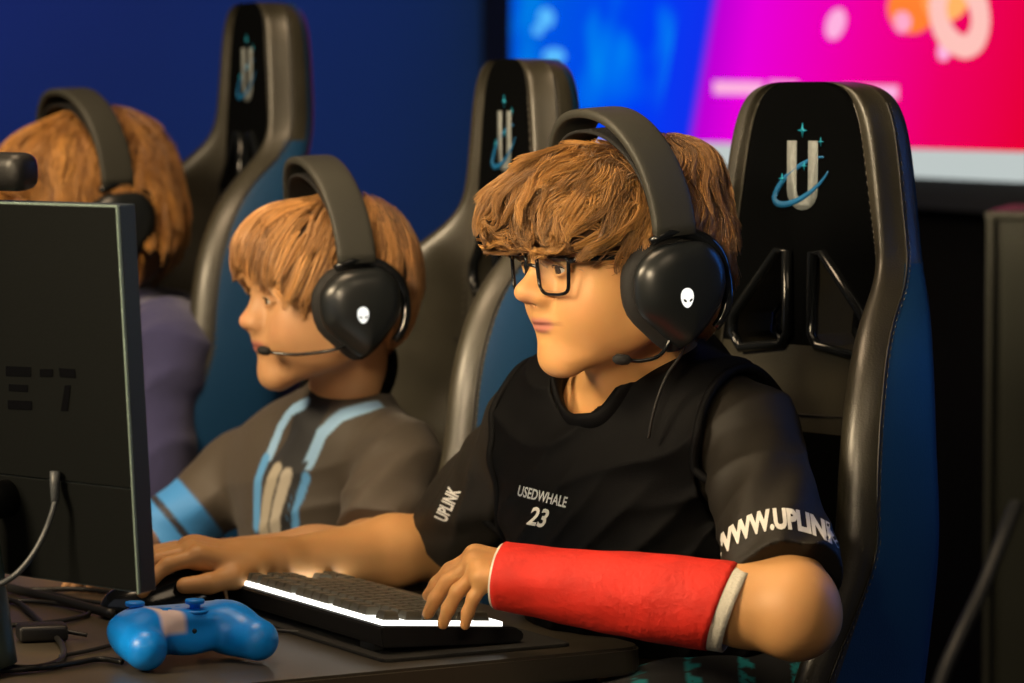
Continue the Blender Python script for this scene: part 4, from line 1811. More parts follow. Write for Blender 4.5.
cp0, cp1 = at(501, 576, 3.305), at(723, 607, 3.252)
cast = link('arm_cast', cast_tube(cp0, cp1, [0.0335, 0.0345, 0.037, 0.040, 0.0425, 0.0438, 0.0442], noise=0.0006, slant1=0.010), M['cast_red'], hero)
cast['label'] = 'red fibreglass forearm cast'
pd = (cp1 - cp0).normalized()
link('cast_padding', cast_tube(cp0 - pd * 0.0025, cp1 + pd * 0.015, [0.0318, 0.0325, 0.035, 0.038, 0.041, 0.0425, 0.0432], th=0.002, slant1=0.010), M['cast_white'], cast)

# ---- hair
def make_hair(HM, s, parent, cols, fld, seed=1, n=9000, region=None, flow=None, name='hair', core=(0.05, 0.022, 0.008), **kw):
    lo, hi = bounds(fld)
    co, Fq = fld.mesh([axis(lo[q], hi[q], 0.004) for q in range(3)], 2)
    g = fld.grad(co)
    co = co - g * 0.0035
    me = np_mesh(co, Fq, colors=np.tile(np.array(core), (len(co), 1)))
    h = link(name, me, M['hair'], parent)
    st = hair_strands('hair_locks', fld, HM, s, n, region, flow, cols=cols, parent=h, seed=seed, **kw)
    return h


def hair_volume(HM, parts, cuts, s=1.0):
    f = Field()
    for i, (c, r) in enumerate(parts):
        f.ell([q * s for q in c], [q * s for q in r], 0.022 if i else 0, 'u', HM)
    for c, r in cuts:
        f.ell([q * s for q in c], [q * s for q in r], 0.010, 's', HM)
    return f


hhf = hair_volume(HH,
                  [((0, -0.022, 0.030), (0.086, 0.091, 0.082)), ((0.004, 0.072, 0.058), (0.072, 0.056, 0.040)), ((0.0, 0.045, 0.072), (0.070, 0.06, 0.040)), ((0.0, -0.062, 0.082), (0.060, 0.045, 0.036)),
                   ((0.035, 0.090, 0.045), (0.040, 0.046, 0.032)), ((-0.035, 0.082, 0.040), (0.040, 0.040, 0.032)),
                   ((-0.060, 0.040, 0.040), (0.024, 0.045, 0.032)), ((0.060, 0.040, 0.040), (0.024, 0.045, 0.032)),
                   ((-0.066, 0.024, 0.004), (0.012, 0.010, 0.030)), ((0.066, 0.024, 0.004), (0.012, 0.010, 0.030)),
                   ((0, -0.066, -0.005), (0.070, 0.042, 0.075))],
                  [((0, 0.105, -0.046), (0.095, 0.080, 0.057)), ((0, -0.030, -0.130), (0.10, 0.09, 0.058))])


hh_A, hh_T = np.array(HH.to_3x3()), np.array(HH.translation)
hhf.post = [lambda P, d: d - 0.0024 * sinnoise((P - hh_T) @ hh_A, 95, 77, 7)]


def reg_h(q):
    w = np.ones(len(q))
    w *= np.where((q[:, 1] > 0.03) & (q[:, 2] < 0.012), 0.0, 1.0)
    w *= np.where(q[:, 2] < -0.060, 0.1, 1.0)
    w *= np.where((np.abs(q[:, 0]) > 0.045) & (q[:, 1] > 0.0) & (q[:, 2] < 0.034), 0.06, 1.0)
    w *= np.where((np.abs(q[:, 0]) > 0.05) & (np.abs(q[:, 1]) < 0.04) & (q[:, 2] < 0.0), 0.0, 1.0)
    return w


def flow_h(q):
    v = q - np.array([0.0, -0.055, 0.115])
    v = v / np.linalg.norm(v, axis=1)[:, None]
    v = v + np.array([0, 0, -0.45])
    fr = np.clip(q[:, 1] / 0.08, 0, 1)[:, None]
    v = v + fr * np.array([0.0, 0.5, -0.1])
    return v


make_hair(HH, 1.0, hero, [(0.065, 0.024, 0.005), (0.55, 0.265, 0.058)], hhf, 1, 13000, reg_h, flow_h, length=0.075, width=0.0008, lift=0.010, wave=0.7, curl=0.6, clumps=340, off=(-0.004, 0.003), free=0.85, tipdown=0.35)
# eyebrows
for sg in (-1, 1):
    bm = bmesh.new()
    rg = random.Random(5 + sg)
    for i in range(46):
        t = rg.random()
        p = Vector((0.012 + 0.034 * t, 0.0965 - 0.022 * t * t, 0.016 + 0.004 * math.sin(t * 2.6) + rg.uniform(-0.003, 0.003)))
        q = p + Vector((0.006, -0.001 - 0.006 * t, 0.002 - 0.003 * t))
        p.x *= sg
        q.x *= sg
        bm.from_mesh(tube([HH @ p, HH @ q], [0.0006, 0.0002], 3))
    me = bpy.data.meshes.new('b')
    bm.to_mesh(me)
    bm.free()
    M.setdefault('brow', mat('eyebrow_hair', (0.06, 0.028, 0.012), 0.6))
    link('eyebrow', me, M['brow'], hero)

# ---- headset
cable_h = [(-0.098, -0.012, -0.075), (-0.084, -0.012, -0.095), (-0.066, -0.004, -0.118), (-0.056, 0.006, -0.150), (-0.048, 0.010, -0.180)]
hs1 = headset(HH, 1.0, 'black headset with white emblem worn by the teenager in glasses', mic=[(-0.100, 0.006, -0.052), (-0.101, 0.010, -0.076), (-0.098, 0.022, -0.092), (-0.092, 0.040, -0.096), (-0.088, 0.052, -0.094)], zc=-0.030, band_h=0.146, xo=0.018)
link('headset_cable', tube(cable_h, 0.0016, 6, smooth_n=6), M['cable'], hs1)

# ---- glasses
def lens_outline(sg, inset=0.0, n=6):
    c = [(-0.0235 + inset, 0.0175 - inset), (0.0235 - inset, 0.0180 - inset), (0.0215 - inset, -0.0155 + inset), (0.011 - inset * 0.5, -0.0185 + inset), (-0.012 + inset * 0.5, -0.0185 + inset), (-0.0205 + inset, -0.0130 + inset)]
    pts = []
    m = len(c)
    for i in range(m):
        a, b, d = Vector(c[i - 1]), Vector(c[i]), Vector(c[(i + 1) % m])
        r = 0.006 if i > 1 else 0.004
        p0 = b + (a - b).normalized() * r
        p2 = b + (d - b).normalized() * r
        for k in range(4):
            t = k / 3
            pts.append(p0 * (1 - t) ** 2 + b * 2 * t * (1 - t) + p2 * t * t)
    out = []
    for p in pts:
        x = 0.0335 + p.x
        out.append(Vector((sg * x, 0.1105 - 3.0 * x * x, -0.004 + p.y)))
    return out


GM = HH @ Matrix.Translation((0, -0.006, -0.005))
gl_ = frame_empty('eyeglasses', GM, 'black rectangular framed glasses worn by the teenager with the cast', 'glasses')
M['lens'] = bpy.data.materials.new('lens_glass')
M['lens'].use_nodes = True
nt = M['lens'].node_tree
nt.nodes.remove(nt.nodes['Principled BSDF'])
tr = nt.nodes.new('ShaderNodeBsdfTransparent')
tr.inputs[0].default_value = (0.93, 0.95, 0.96, 1)
gs = nt.nodes.new('ShaderNodeBsdfGlossy')
gs.inputs['Roughness'].default_value = 0.03
fz = nt.nodes.new('ShaderNodeFresnel')
fz.inputs[0].default_value = 1.6
mxs = nt.nodes.new('ShaderNodeMixShader')
mxs.inputs[0].default_value = 0.045
nt.links.new(tr.outputs[0], mxs.inputs[1])
nt.links.new(gs.outputs[0], mxs.inputs[2])
nt.links.new(mxs.outputs[0], nt.nodes['Material Output'].inputs[0])
for sg in (-1, 1):
    o = lens_outline(sg)
    rim = link('rim', tube(o, 0.0017, 8, closed=True, flat=(1.3, 1.0), up=Vector((0, 1, 0))), M['gloss_black'], gl_)
    oi = lens_outline(sg, 0.001)
    c = sum(oi, Vector()) / len(oi)
    me = mesh(oi, [tuple(range(len(oi)))])
    link('lens', me, M['lens'], gl_)
    tp = [(sg * 0.0570, 0.101, 0.011), (sg * 0.0660, 0.096, 0.0120), (sg * 0.0735, 0.06, 0.0115), (sg * 0.0775, 0.01, 0.010), (sg * 0.0790, -0.010, 0.008), (sg * 0.078, -0.025, -0.006)]
    link('temple', tube(tp, [0.0022, 0.0024, 0.0019, 0.0016, 0.0016, 0.0018], 8, smooth_n=5, flat=(1.3, 0.7), up=Vector((0, 0, 1))), M['gloss_black'], gl_)
link('bridge', tube([(-0.0085, 0.1095, 0.004), (0, 0.1125, 0.006), (0.0085, 0.1095, 0.004)], 0.0018, 8, smooth_n=6), M['gloss_black'], gl_)

# ------------------------------------------------------------------ desk
Fd = Vector((-math.cos(math.radians(30)), -math.sin(math.radians(30)), 0))
Rd = Vector((-0.5, math.cos(math.radians(30)), 0))
C0 = tab(650, 646)
M['desk'] = mat('desk_laminate', (0.050, 0.042, 0.029), 0.34, bump=0.05, bscale=300, vary=0.12, vscale=5, rvary=0.05)
M['desk_edge'] = mat('desk_edge_band', (0.012, 0.015, 0.022), 0.4)


def rounded_poly(pts, r, n=8):
    out = []
    m = len(pts)
    for i in range(m):
        a, b, c = pts[i - 1], pts[i], pts[(i + 1) % m]
        p0 = b + (a - b).normalized() * r
        p2 = b + (c - b).normalized() * r
        for k in range(n + 1):
            t = k / n
            out.append(p0 * (1 - t) ** 2 + b * 2 * t * (1 - t) + p2 * t * t)
    return out


def slab_poly(poly, z0, z1, bev=0.0):
    bm = bmesh.new()
    vs = [bm.verts.new((p.x, p.y, z1)) for p in poly]
    f = bm.faces.new(vs)
    if f.normal.z < 0:
        f.normal_flip()
    r = bmesh.ops.extrude_face_region(bm, geom=[f])
    vv = [v for v in r['geom'] if isinstance(v, bmesh.types.BMVert)]
    bmesh.ops.translate(bm, vec=(0, 0, z0 - z1), verts=vv)
    bmesh.ops.recalc_face_normals(bm, faces=bm.faces)
    if bev:
        es = [e for e in bm.edges if abs(e.verts[0].co.z - e.verts[1].co.z) < 1e-6]
        bmesh.ops.bevel(bm, geom=es, offset=bev, segments=2, affect='EDGES')
    me = bpy.data.meshes.new('m')
    bm.to_mesh(me)
    bm.free()
    return me


desk = empty('gaming_desk', (0, 0, 0), 'long dark desk holding the monitor, keyboard and blue controller', 'desk')
dp = rounded_poly([C0, C0 + Rd * 3.0, C0 + Rd * 3.0 + Fd * 0.85, C0 + Fd * 0.85], 0.035)
link('worktop', slab_poly(dp, 0.722, 0.75, 0.003), M['desk'], desk, smooth=False)
ins = [C0 + Rd * 0.03 + Fd * 0.04, C0 + Rd * 2.95 + Fd * 0.04, C0 + Rd * 2.95 + Fd * 0.80, C0 + Rd * 0.03 + Fd * 0.80]
link('apron', slab_poly(rounded_poly(ins, 0.01), 0.698, 0.7215), M['desk_edge'], desk, smooth=False)
for (a, b) in ((0.06, 0.10), (2.90, 0.10), (0.06, 0.76), (2.90, 0.76)):
    p = C0 + Rd * a + Fd * b
    link('leg', box(0.05, 0.05, 0.67, 0.004, c=(p.x, p.y, 0.335)), M['black_plastic'], desk)

# ------------------------------------------------------------------ keyboard and mat
K1 = tab(381, 656, 0.752)
KA = (tab(223, 607, 0.752) - K1)
print('kb', KA.length, C0, (tab(280, 683) - C0).normalized())
KA.normalize()
KB = Vector((KA.y, -KA.x, 0))
KM = Matrix(((KA.x, KB.x, 0, K1.x), (KA.y, KB.y, 0, K1.y), (0, 0, 1, 0.752), (0, 0, 0, 1)))
# the frame x (away) , y (towards the player), z up is left handed on purpose of the mirrored layout: keep it right handed
KMr = Matrix(((KB.x, KA.x, 0, K1.x), (KB.y, KA.y, 0, K1.y), (0, 0, 1, 0.754), (0, 0, 0, 1)))   # x to the player, y away
mt = [K1 + KB * -0.012 + KA * -0.030, K1 + KB * 0.200 + KA * -0.030, K1 + KB * 0.200 + KA * 0.42, K1 + KB * -0.012 + KA * 0.42]
M['mat'] = mat('desk_mat_rubber', (0.010, 0.010, 0.009), 0.7, bump=0.3, bscale=900)
mto = link('desk_mat', slab_poly(rounded_poly(mt, 0.012), 0.7502, 0.7535, 0.0006), M['mat'], smooth=False)
tag(mto, 'thin black desk mat under the keyboard with lit keys', 'desk mat')
kb = frame_empty('keyboard', KMr, 'black mechanical keyboard with white lit edges under the cast hand', 'keyboard')
KW, KL = 0.150, 0.362
# case: wedge, rear (x=0) raised
prof = [(0.0, 0.010), (0.002, 0.006), (0.150, 0.000), (0.158, 0.003), (0.158, 0.010), (0.148, 0.016), (0.0, 0.028), (-0.002, 0.026)]
V = [(x, y, z) for y in (-0.004, KL) for x, z in prof]
n = len(prof)
Fq = [tuple(range(n)), tuple(range(2 * n - 1, n - 1, -1))] + [(i, i + n, (i + 1) % n + n, (i + 1) % n) for i in range(n)]
bm = bmesh.new()
bm.from_mesh(mesh(V, Fq))
bmesh.ops.recalc_face_normals(bm, faces=bm.faces)
bmesh.ops.bevel(bm, geom=bm.edges[:], offset=0.0012, segments=2, affect='EDGES')
link('case', bm_mesh(bm), M['black_plastic'], kb, smooth=False)
for y in (0.02, KL - 0.05):
    link('foot', box(0.012, 0.03, 0.0105, 0.001, c=(0.008, y + 0.015, 0.0048)), M['matte_black'], kb)
slope = -0.012 / 0.148


def kz(x):
    return 0.028 + slope * x


# light bar under the caps
lb = [(0.0008, 0.0), (0.136, 0.0), (0.136, KL - 0.008), (0.0008, KL - 0.008)]
V = [(x, y, kz(x) + 0.0003) for x, y in lb] + [(x, y, kz(x) + 0.0048) for x, y in lb]
link('key_backlight', mesh(V, [(3, 2, 1, 0), (4, 5, 6, 7), (0, 1, 5, 4), (1, 2, 6, 5), (2, 3, 7, 6), (3, 0, 4, 7)]), M['white_glow'], kb, smooth=False)
M['keycap'] = mat('keycap_plastic', (0.085, 0.080, 0.062), 0.38, bump=0.1, bscale=700)
U = 0.0192
rows = [
    [(0, 1)] + [(2 + i, 1) for i in range(4)] + [(6.5 + i, 1) for i in range(4)] + [(11 + i, 1) for i in range(4)] + [(15.25 + i, 1) for i in range(3)],
    [(i, 1) for i in range(13)] + [(13, 2)] + [(15.25 + i, 1) for i in range(3)],
    [(0, 1.5)] + [(1.5 + i, 1) for i in range(12)] + [(13.5, 1.5)] + [(15.25 + i, 1) for i in range(3)],
    [(0, 1.75)] + [(1.75 + i, 1) for i in range(11)] + [(12.75, 2.25)],
    [(0, 2.25)] + [(2.25 + i, 1) for i in range(10)] + [(12.25, 2.75), (16.25, 1)],
    [(0, 1.25), (1.25, 1.25), (2.5, 1.25), (3.75, 6.25), (10, 1.25), (11.25, 1.25), (12.5, 1.25), (13.75, 1.25), (15.25, 1), (16.25, 1), (17.25, 1)],
]
kx = [0.0102, 0.0345, 0.0535, 0.0725, 0.0915, 0.1110]
kmesh = {}


def keycap(w):
    if w in kmesh:
        return kmesh[w]
    hx, hy = 0.0088, U * w / 2 - 0.0007
    V = []
    for (z, ins_) in ((0.0, 0.0), (0.004, 0.0008), (0.0078, 0.0022), (0.0084, 0.0032)):
        V += [(-hx + ins_, -hy + ins_, z), (hx - ins_, -hy + ins_, z), (hx - ins_, hy - ins_, z), (-hx + ins_, hy - ins_, z)]
    Fq = [(3, 2, 1, 0)]
    for l in range(3):
        for i in range(4):
            Fq.append((l * 4 + i, l * 4 + (i + 1) % 4, l * 4 + 4 + (i + 1) % 4, l * 4 + 4 + i))
    Fq.append((12, 13, 14, 15))
    me = mesh(V, Fq)
    me.materials.append(M['keycap'])
    kmesh[w] = me
    return me


for ri, row in enumerate(rows):
    for (p, w) in row:
        o = bpy.data.objects.new('keycap', keycap(w))
        COL.objects.link(o)
        o.parent = kb
        x = kx[ri] + 0.0022
        o.location = (x, (p + w / 2) * U + 0.001, kz(x) + 0.0052)
        o.rotation_euler = (0, -math.atan(slope), 0)

# ------------------------------------------------------------------ mouse
MP = tab(166, 612, 0.7505)
MF = Vector((-0.93, -0.37, 0)).normalized()
MMx = Matrix(((MF.y, MF.x, 0, 0), (-MF.x, MF.y, 0, 0), (0, 0, 1, 0), (0, 0, 0, 1)))
MMx.translation = MP
mf = Field()
mf.ell((0, -0.012, 0.008), (0.035, 0.054, 0.043), 0, 'u', MMx)
mf.ell((0, 0.028, 0.006), (0.033, 0.044, 0.028), 0.02, 'u', MMx)
mz = float(MP.z)
mf.post = [lambda P, d: np.maximum(d, mz + 0.001 - P[:, 2])]
lo, hi = bounds(mf)
co, Fq = mf.mesh([axis(lo[q], hi[q], 0.002) for q in range(3)], 2)
mo = empty('computer_mouse', MP, 'glossy black computer mouse under the right hand by the monitor', 'mouse')
link('body', np_mesh(co - np.array(MP), Fq), M['gloss_black'], mo)
A3 = MMx.to_3x3()
link('scroll_wheel', tube([A3 @ Vector((-0.004, 0.045, 0.0310)), A3 @ Vector((0.004, 0.045, 0.0310))], 0.006, 16), M['matte_black'], mo)
link('button_groove', tube([A3 @ Vector((0, y, z)) for y, z in ((0.012, 0.0435), (0.03, 0.038), (0.058, 0.026))], 0.0008, 6, smooth_n=4), M['matte_black'], mo)

# ------------------------------------------------------------------ blue game controller
CY = Vector((-0.5, 0.87, 0)).normalized()
CX = Vector((CY.y, -CY.x, 0))
CP = tab(186, 661, 0.7505)
CM = Matrix(((CX.x, CY.x, 0, CP.x), (CX.y, CY.y, 0, CP.y), (0, 0, 1, CP.z), (0, 0, 0, 1)))
cf = Field()


def cl(x, y, z):
    return CM @ Vector((x, y, z))


cf.rbox((0, 0.012, 0.033), (0.052, 0.032, 0.0185), 0.013, 0, 'u', CM)
for sg in (-1, 1):
    cf.ell((0.044 * sg, 0.010, 0.033), (0.030, 0.032, 0.017), 0.012, 'u', CM)
    cf.cap(cl(0.049 * sg, 0.004, 0.027), cl(0.059 * sg, -0.038, 0.0215), 0.0255, 0.0205, 0.014)
cf.ell((0, -0.004, 0.020), (0.028, 0.020, 0.013), 0.012, 'u', CM)
cf.ell((0, -0.046, 0.030), (0.026, 0.022, 0.030), 0.010, 's', CM)
lo, hi = bounds(cf)
co, Fq = cf.mesh([axis(lo[q], hi[q], 0.0017) for q in range(3)], 2)
cA = np.array(CM.to_3x3())
q = (co - np.array(CP)) @ cA
blue = np.array([0.0, 0.24, 0.85])
cols = np.tile(blue, (len(q), 1))
w1 = np.clip((0.0165 - np.abs(q[:, 0] + 0.030 + 0.25 * q[:, 1] + 0.004 * np.sin(q[:, 1] * 120))) / 0.006, 0, 1) * np.clip((q[:, 2] - 0.029) / 0.005, 0, 1) * np.clip((0.004 - q[:, 1]) / 0.006, 0, 1) * np.clip((q[:, 1] + 0.036) / 0.006, 0, 1)
cols = cols * (1 - w1)[:, None] + np.array([0.75, 0.62, 0.62]) * w1[:, None]
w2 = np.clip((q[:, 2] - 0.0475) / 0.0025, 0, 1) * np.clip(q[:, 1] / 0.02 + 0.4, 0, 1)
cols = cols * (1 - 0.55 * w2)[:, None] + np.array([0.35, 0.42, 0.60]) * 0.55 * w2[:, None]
M['pad_shell'] = mat('controller_shell', (0, 0.2, 0.7), 0.38, attr='Col', spec=0.5)
M['pad_blue'] = mat('controller_blue', (0.0, 0.24, 0.85), 0.4)
M['pad_dark'] = mat('controller_dark', (0.004, 0.008, 0.02), 0.6)
ct = frame_empty('game_controller', CM, 'bright blue wireless game controller with two thumbsticks on the desk', 'controller')
link('shell', np_mesh(q, Fq, colors=cols), M['pad_shell'], ct)
for (x, y) in ((-0.049, 0.010), (0.008, -0.004)):
    link('thumbstick_ring', tube([(x + 0.0125 * math.cos(t), y + 0.0125 * math.sin(t), 0.0490) for t in np.linspace(0, 2 * math.pi, 25)[:-1]], 0.0018, 8, closed=True), M['pad_blue'], ct)
    link('thumbstick', tube([(x, y, 0.046), (x, y, 0.055), (x, y, 0.0565), (x, y, 0.0590), (x, y, 0.0605), (x, y, 0.0600)], [0.0052, 0.0052, 0.0092, 0.0096, 0.0090, 0.0060], 24), M['pad_blue'], ct)
for (dx, dy) in ((0, 0.009), (0.009, 0), (0, -0.009), (-0.009, 0)):
    link('face_button', tube([(0.046 + dx, 0.016 + dy, 0.046), (0.046 + dx, 0.016 + dy, 0.0525), (0.046 + dx, 0.016 + dy, 0.0535)], [0.0045, 0.0045, 0.003], 14), M['pad_blue'], ct)
link('direction_pad', join_meshes([box(0.020, 0.0065, 0.006, 0.001, c=(-0.024, 0.004, 0.050)), box(0.0065, 0.020, 0.006, 0.001, c=(-0.024, 0.004, 0.050))]), M['pad_blue'], ct)
for x in (-0.010, 0.0, 0.010):
    link('menu_button', tube([(x, 0.018, 0.047), (x, 0.018, 0.0515)], 0.003, 12), M['pad_blue'], ct)
for sg in (-1, 1):
    link('bumper', tube([(0.020 * sg, 0.044, 0.040), (0.045 * sg, 0.042, 0.039), (0.064 * sg, 0.030, 0.036)], [0.006, 0.007, 0.005], 10, smooth_n=4), M['pad_blue'], ct)
    link('trigger', tube([(0.042 * sg, 0.044, 0.030), (0.044 * sg, 0.052, 0.022), (0.045 * sg, 0.050, 0.012)], [0.009, 0.009, 0.006], 10, smooth_n=4), M['pad_blue'], ct)
bc = BVHTree.FromPolygons([Vector(v) for v in q], [tuple(int(i) for i in f) for f in Fq])
r = bc.ray_cast(Vector((0.0, -0.1, 0.032)), Vector((0, 1, 0)))
if r[0]:
    link('jack_socket', tube([r[0] + Vector((0, -0.0006, 0)), r[0] + Vector((0, 0.002, 0))], 0.0024, 14), M['pad_dark'], ct)

# ------------------------------------------------------------------ monitor seen from behind
Fm = Vector((0.67, 0.742, 0))
Rm = Vector((-0.742, 0.67, 0))
Pn = at(157, 590, 3.14)
TILT = math.radians(3.6)
Um = (Vector((0, 0, 1)) * math.cos(TILT) - Fm * math.sin(TILT))
Nm = (Fm * math.cos(TILT) + Vector((0, 0, 1)) * math.sin(TILT))
# local: x = along the row (away), y = towards the player (screen side), z = up
MM = Matrix(((Rm.x, Nm.x, Um.x, Pn.x), (Rm.y, Nm.y, Um.y, Pn.y), (Rm.z, Nm.z, Um.z, Pn.z), (0, 0, 0, 1)))
if MM.determinant() < 0:
    # keep it right handed: x points back to the near edge
    MM = Matrix(((-Rm.x, Nm.x, Um.x, Pn.x), (-Rm.y, Nm.y, Um.y, Pn.y), (-Rm.z, Nm.z, Um.z, Pn.z), (0, 0, 0, 1)))
    XS = -1
else:
    XS = 1
M['monitor_back'] = mat('monitor_back_plastic', (0.0018, 0.0026, 0.0026), 0.65, bump=0.1, bscale=500, spec=0.12)
M['monitor_edge'] = mat('monitor_edge_plastic', (0.026, 0.036, 0.040), 0.4)
M['monitor_rim'] = mat('monitor_rim_line', (0.16, 0.22, 0.20), 0.35)
M['screen_on'] = emis('monitor_screen_light', (0.8, 0.85, 1.0), 0.3)
mon = frame_empty('monitor', MM, 'black computer monitor seen from behind with a webcam on top', 'monitor')
MWd, MHt = 0.61, 0.358


def mbox(name, x0, x1, y0, y1, z0, z1, m, bev=0.0, parent=mon):
    me = box(x1 - x0, y1 - y0, z1 - z0, bev, c=(XS * (x0 + x1) / 2, (y0 + y1) / 2, (z0 + z1) / 2))
    return link(name, me, m, parent, smooth=False)


mbox('housing', 0.0, MWd, -0.0200, -0.0005, 0.0, MHt, M['monitor_edge'], 0.0015)
mbox('back_panel', 0.0015, MWd - 0.0015, -0.0225, -0.0195, 0.098, MHt - 0.002, M['monitor_back'], 0.0008)
mbox('lower_back_panel', 0.0015, MWd - 0.0015, -0.0212, -0.0195, 0.002, 0.0965, M['monitor_back'], 0.0006)
mbox('edge_trim', -0.0006, 0.0016, -0.0232, -0.0205, 0.0, MHt, M['monitor_rim'], 0.0003)
mbox('edge_trim', 0.0, MWd, -0.0228, -0.0200, MHt - 0.0018, MHt + 0.0004, M['monitor_rim'], 0.0003)
mbox('display', 0.008, MWd - 0.008, -0.0008, 0.0002, 0.012, MHt - 0.008, M['screen_on'])
Mi = MM.inverted()


def on_back(px, py, y=-0.0228):
    d = CR @ Vector(((px - 512) / FPX, -(py - 341.5) / FPX, -1))
    o = Mi @ Vector((0, 0, CAMH))
    dl = Mi.to_3x3() @ d
    t = (y - o.y) / dl.y
    return o + dl * t


M['glyph'] = mat('glyph_gloss_black', (0.0012, 0.0012, 0.0012), 0.25)
for poly in ([(6, 366), (31, 367), (31, 377), (6, 376)], [(9, 384), (28, 385), (28, 392), (9, 391)], [(8, 400), (32, 401), (32, 410), (8, 409)],
             [(40, 369), (53, 369), (53, 377), (40, 377)], [(59, 368), (75, 369), (76, 378), (60, 377)], [(65, 385), (71, 385), (68, 411), (61, 411)]):
    P_ = [on_back(*p) for p in poly]
    V = [p + Vector((0, -0.0004, 0)) for p in P_] + [p + Vector((0, 0.0010, 0)) for p in P_]
    bm = bmesh.new()
    bm.from_mesh(mesh(V, [(0, 1, 2, 3), (7, 6, 5, 4), (0, 4, 5, 1), (1, 5, 6, 2), (2, 6, 7, 3), (3, 7, 4, 0)]))
    link('logo_mark', bm_mesh(bm), M['glyph'], mon, smooth=False)
# stand
M['stand'] = mat('stand_plastic', (0.045, 0.07, 0.064), 0.4)
sp = on_back(-16, 500, -0.05)
c = Vector((sp.x, -0.062, 0))
link('stand_column', tube([c + Vector((0, 0.02, 0.092)), c + Vector((0, 0.0, 0.085)), c + Vector((0, 0.004, 0.0)), c + Vector((0, 0.010, -0.080))], [0.012, 0.020, 0.022, 0.024], 24, smooth_n=4), M['stand'], mon)
link('stand_hub', tube([c + Vector((0, 0.042, 0.075)), c + Vector((0, 0.0, 0.075))], 0.018, 24), M['monitor_back'], mon)
bw = MM @ (c + Vector((0, 0.01, -0.08)))
for dr in (Vector((-0.22, 0.12, 0)), Vector((-0.10, -0.20, 0))):
    a = Mi @ Vector((bw.x, bw.y, 0.762))
    b = Mi @ (Vector((bw.x, bw.y, 0.757)) + dr)
    link('stand_foot', tube([a, (a + b) / 2, b], [0.016, 0.011, 0.007], 10, flat=(0.55, 1.2), up=Vector((0, 0, 1))), M['stand'], mon)
# webcam on top
wc = empty('webcam', MM @ on_back(11, 195, -0.01), 'small black webcam bar sitting on top edge of the monitor', 'webcam')
wc.rotation_euler = MM.to_euler()
link('body', box(0.10, 0.036, 0.036, 0.013, 4, c=(XS * 0.022, 0.0, 0.022)), M['black_plastic'], wc)
link('lens', tube([(XS * 0.022, 0.017, 0.022), (XS * 0.022, 0.0205, 0.022)], 0.010, 20), M['gloss_black'], wc)
link('clip', box(0.03, 0.012, 0.04, 0.002, c=(XS * 0.03, -0.022, -0.016)), M['black_plastic'], wc)

# ------------------------------------------------------------------ cables on the desk


def cable_px(name, pts, r, m, label, z=0.7535, group=None, n=8):
    P = []
    for p in pts:
        if len(p) == 3:
            P.append(tab(p[0], p[1], p[2]))
        else:
            P.append(tab(p[0], p[1], z))
    o = link(name, tube(P, r, 8, smooth_n=n), m)
    tag(o, label, 'cable', group)
    return o


g_ = 'black cables lying on the desk'
cable_px('cable', [(-30, 576), (10, 588), (60, 600), (112, 614)], 0.0052, M['cable'], 'thickest black cable running diagonally under the monitor to the controller', 0.757, g_)
cable_px('cable', [(-30, 603), (20, 601), (60, 604), (90, 612), (60, 621), (0, 626), (-30, 627)], 0.0026, M['cable'], 'black cable looping back below the monitor corner', 0.7535, g_)
cable_px('cable', [(-20, 596), (14, 601), (30, 612), (48, 630), (62, 645), (60, 660), (30, 668), (-10, 664)], 0.0030, M['cable'], 'black cable curling round beside the small adapter box', 0.7545, g_)
cable_px('cable', [(-20, 672), (40, 668), (75, 663), (100, 659), (122, 662)], 0.0028, M['cable'], 'black cable lying in front, ending at the blue controller', 0.7535, g_)
cable_px('cable', [(60, 656), (82, 652), (104, 647), (118, 643)], 0.0022, M['cable'], 'thin black cable end pointing at the left grip of the controller', 0.7530, g_)
cable_px('cable', [(-20, 588), (30, 590), (75, 589), (108, 592), (122, 595)], 0.0030, M['cable'], 'black cable reaching the mouse from behind the monitor', 0.7540, g_)
cable_px('cable', [(40, 590), (80, 600), (110, 603), (128, 600), (150, 606)], 0.0024, M['cable'], 'thin black cable crossing beneath the monitor edge', 0.7530, g_)
cable_px('cable', [(200, 616), (240, 622), (262, 629), (300, 632)], 0.0020, M['cable'], 'black cable leading from the controller towards the keyboard rear', 0.7530, g_)
ab = frame_empty('power_adapter', Matrix.Translation(tab(42, 640, 0.7505)) @ Matrix.Rotation(0.25, 4, 'Z'), 'small black adapter box among the cables', 'adapter')
link('body', box(0.05, 0.035, 0.016, 0.004, 3, c=(0, 0, 0.0085)), M['black_plastic'], ab)
link('plug_lead', tube([(0.024, 0, 0.008), (0.035, -0.004, 0.006), (0.045, -0.006, 0.004)], 0.0022, 8, smooth_n=4), M['cable'], ab)
# grey cable hanging down the back of the monitor
pts = [MM @ on_back(55, 484, -0.030), MM @ on_back(55, 502, -0.036), MM @ on_back(46, 530, -0.045), MM @ on_back(32, 556, -0.06), MM @ on_back(14, 576, -0.075), MM @ on_back(-6, 586, -0.09), MM @ on_back(-40, 590, -0.10)]
mc = link('display_cable', tube(pts, 0.0028, 8, smooth_n=6), M['cable_grey'])
tag(mc, 'grey cable hanging down the back of the near monitor', 'cable')
mc2 = link('cable_plug', tube([pts[0] + Vector((0, 0, 0.012)), pts[0], pts[1]], [0.0048, 0.0048, 0.0038], 10), M['cable_grey'], mc)

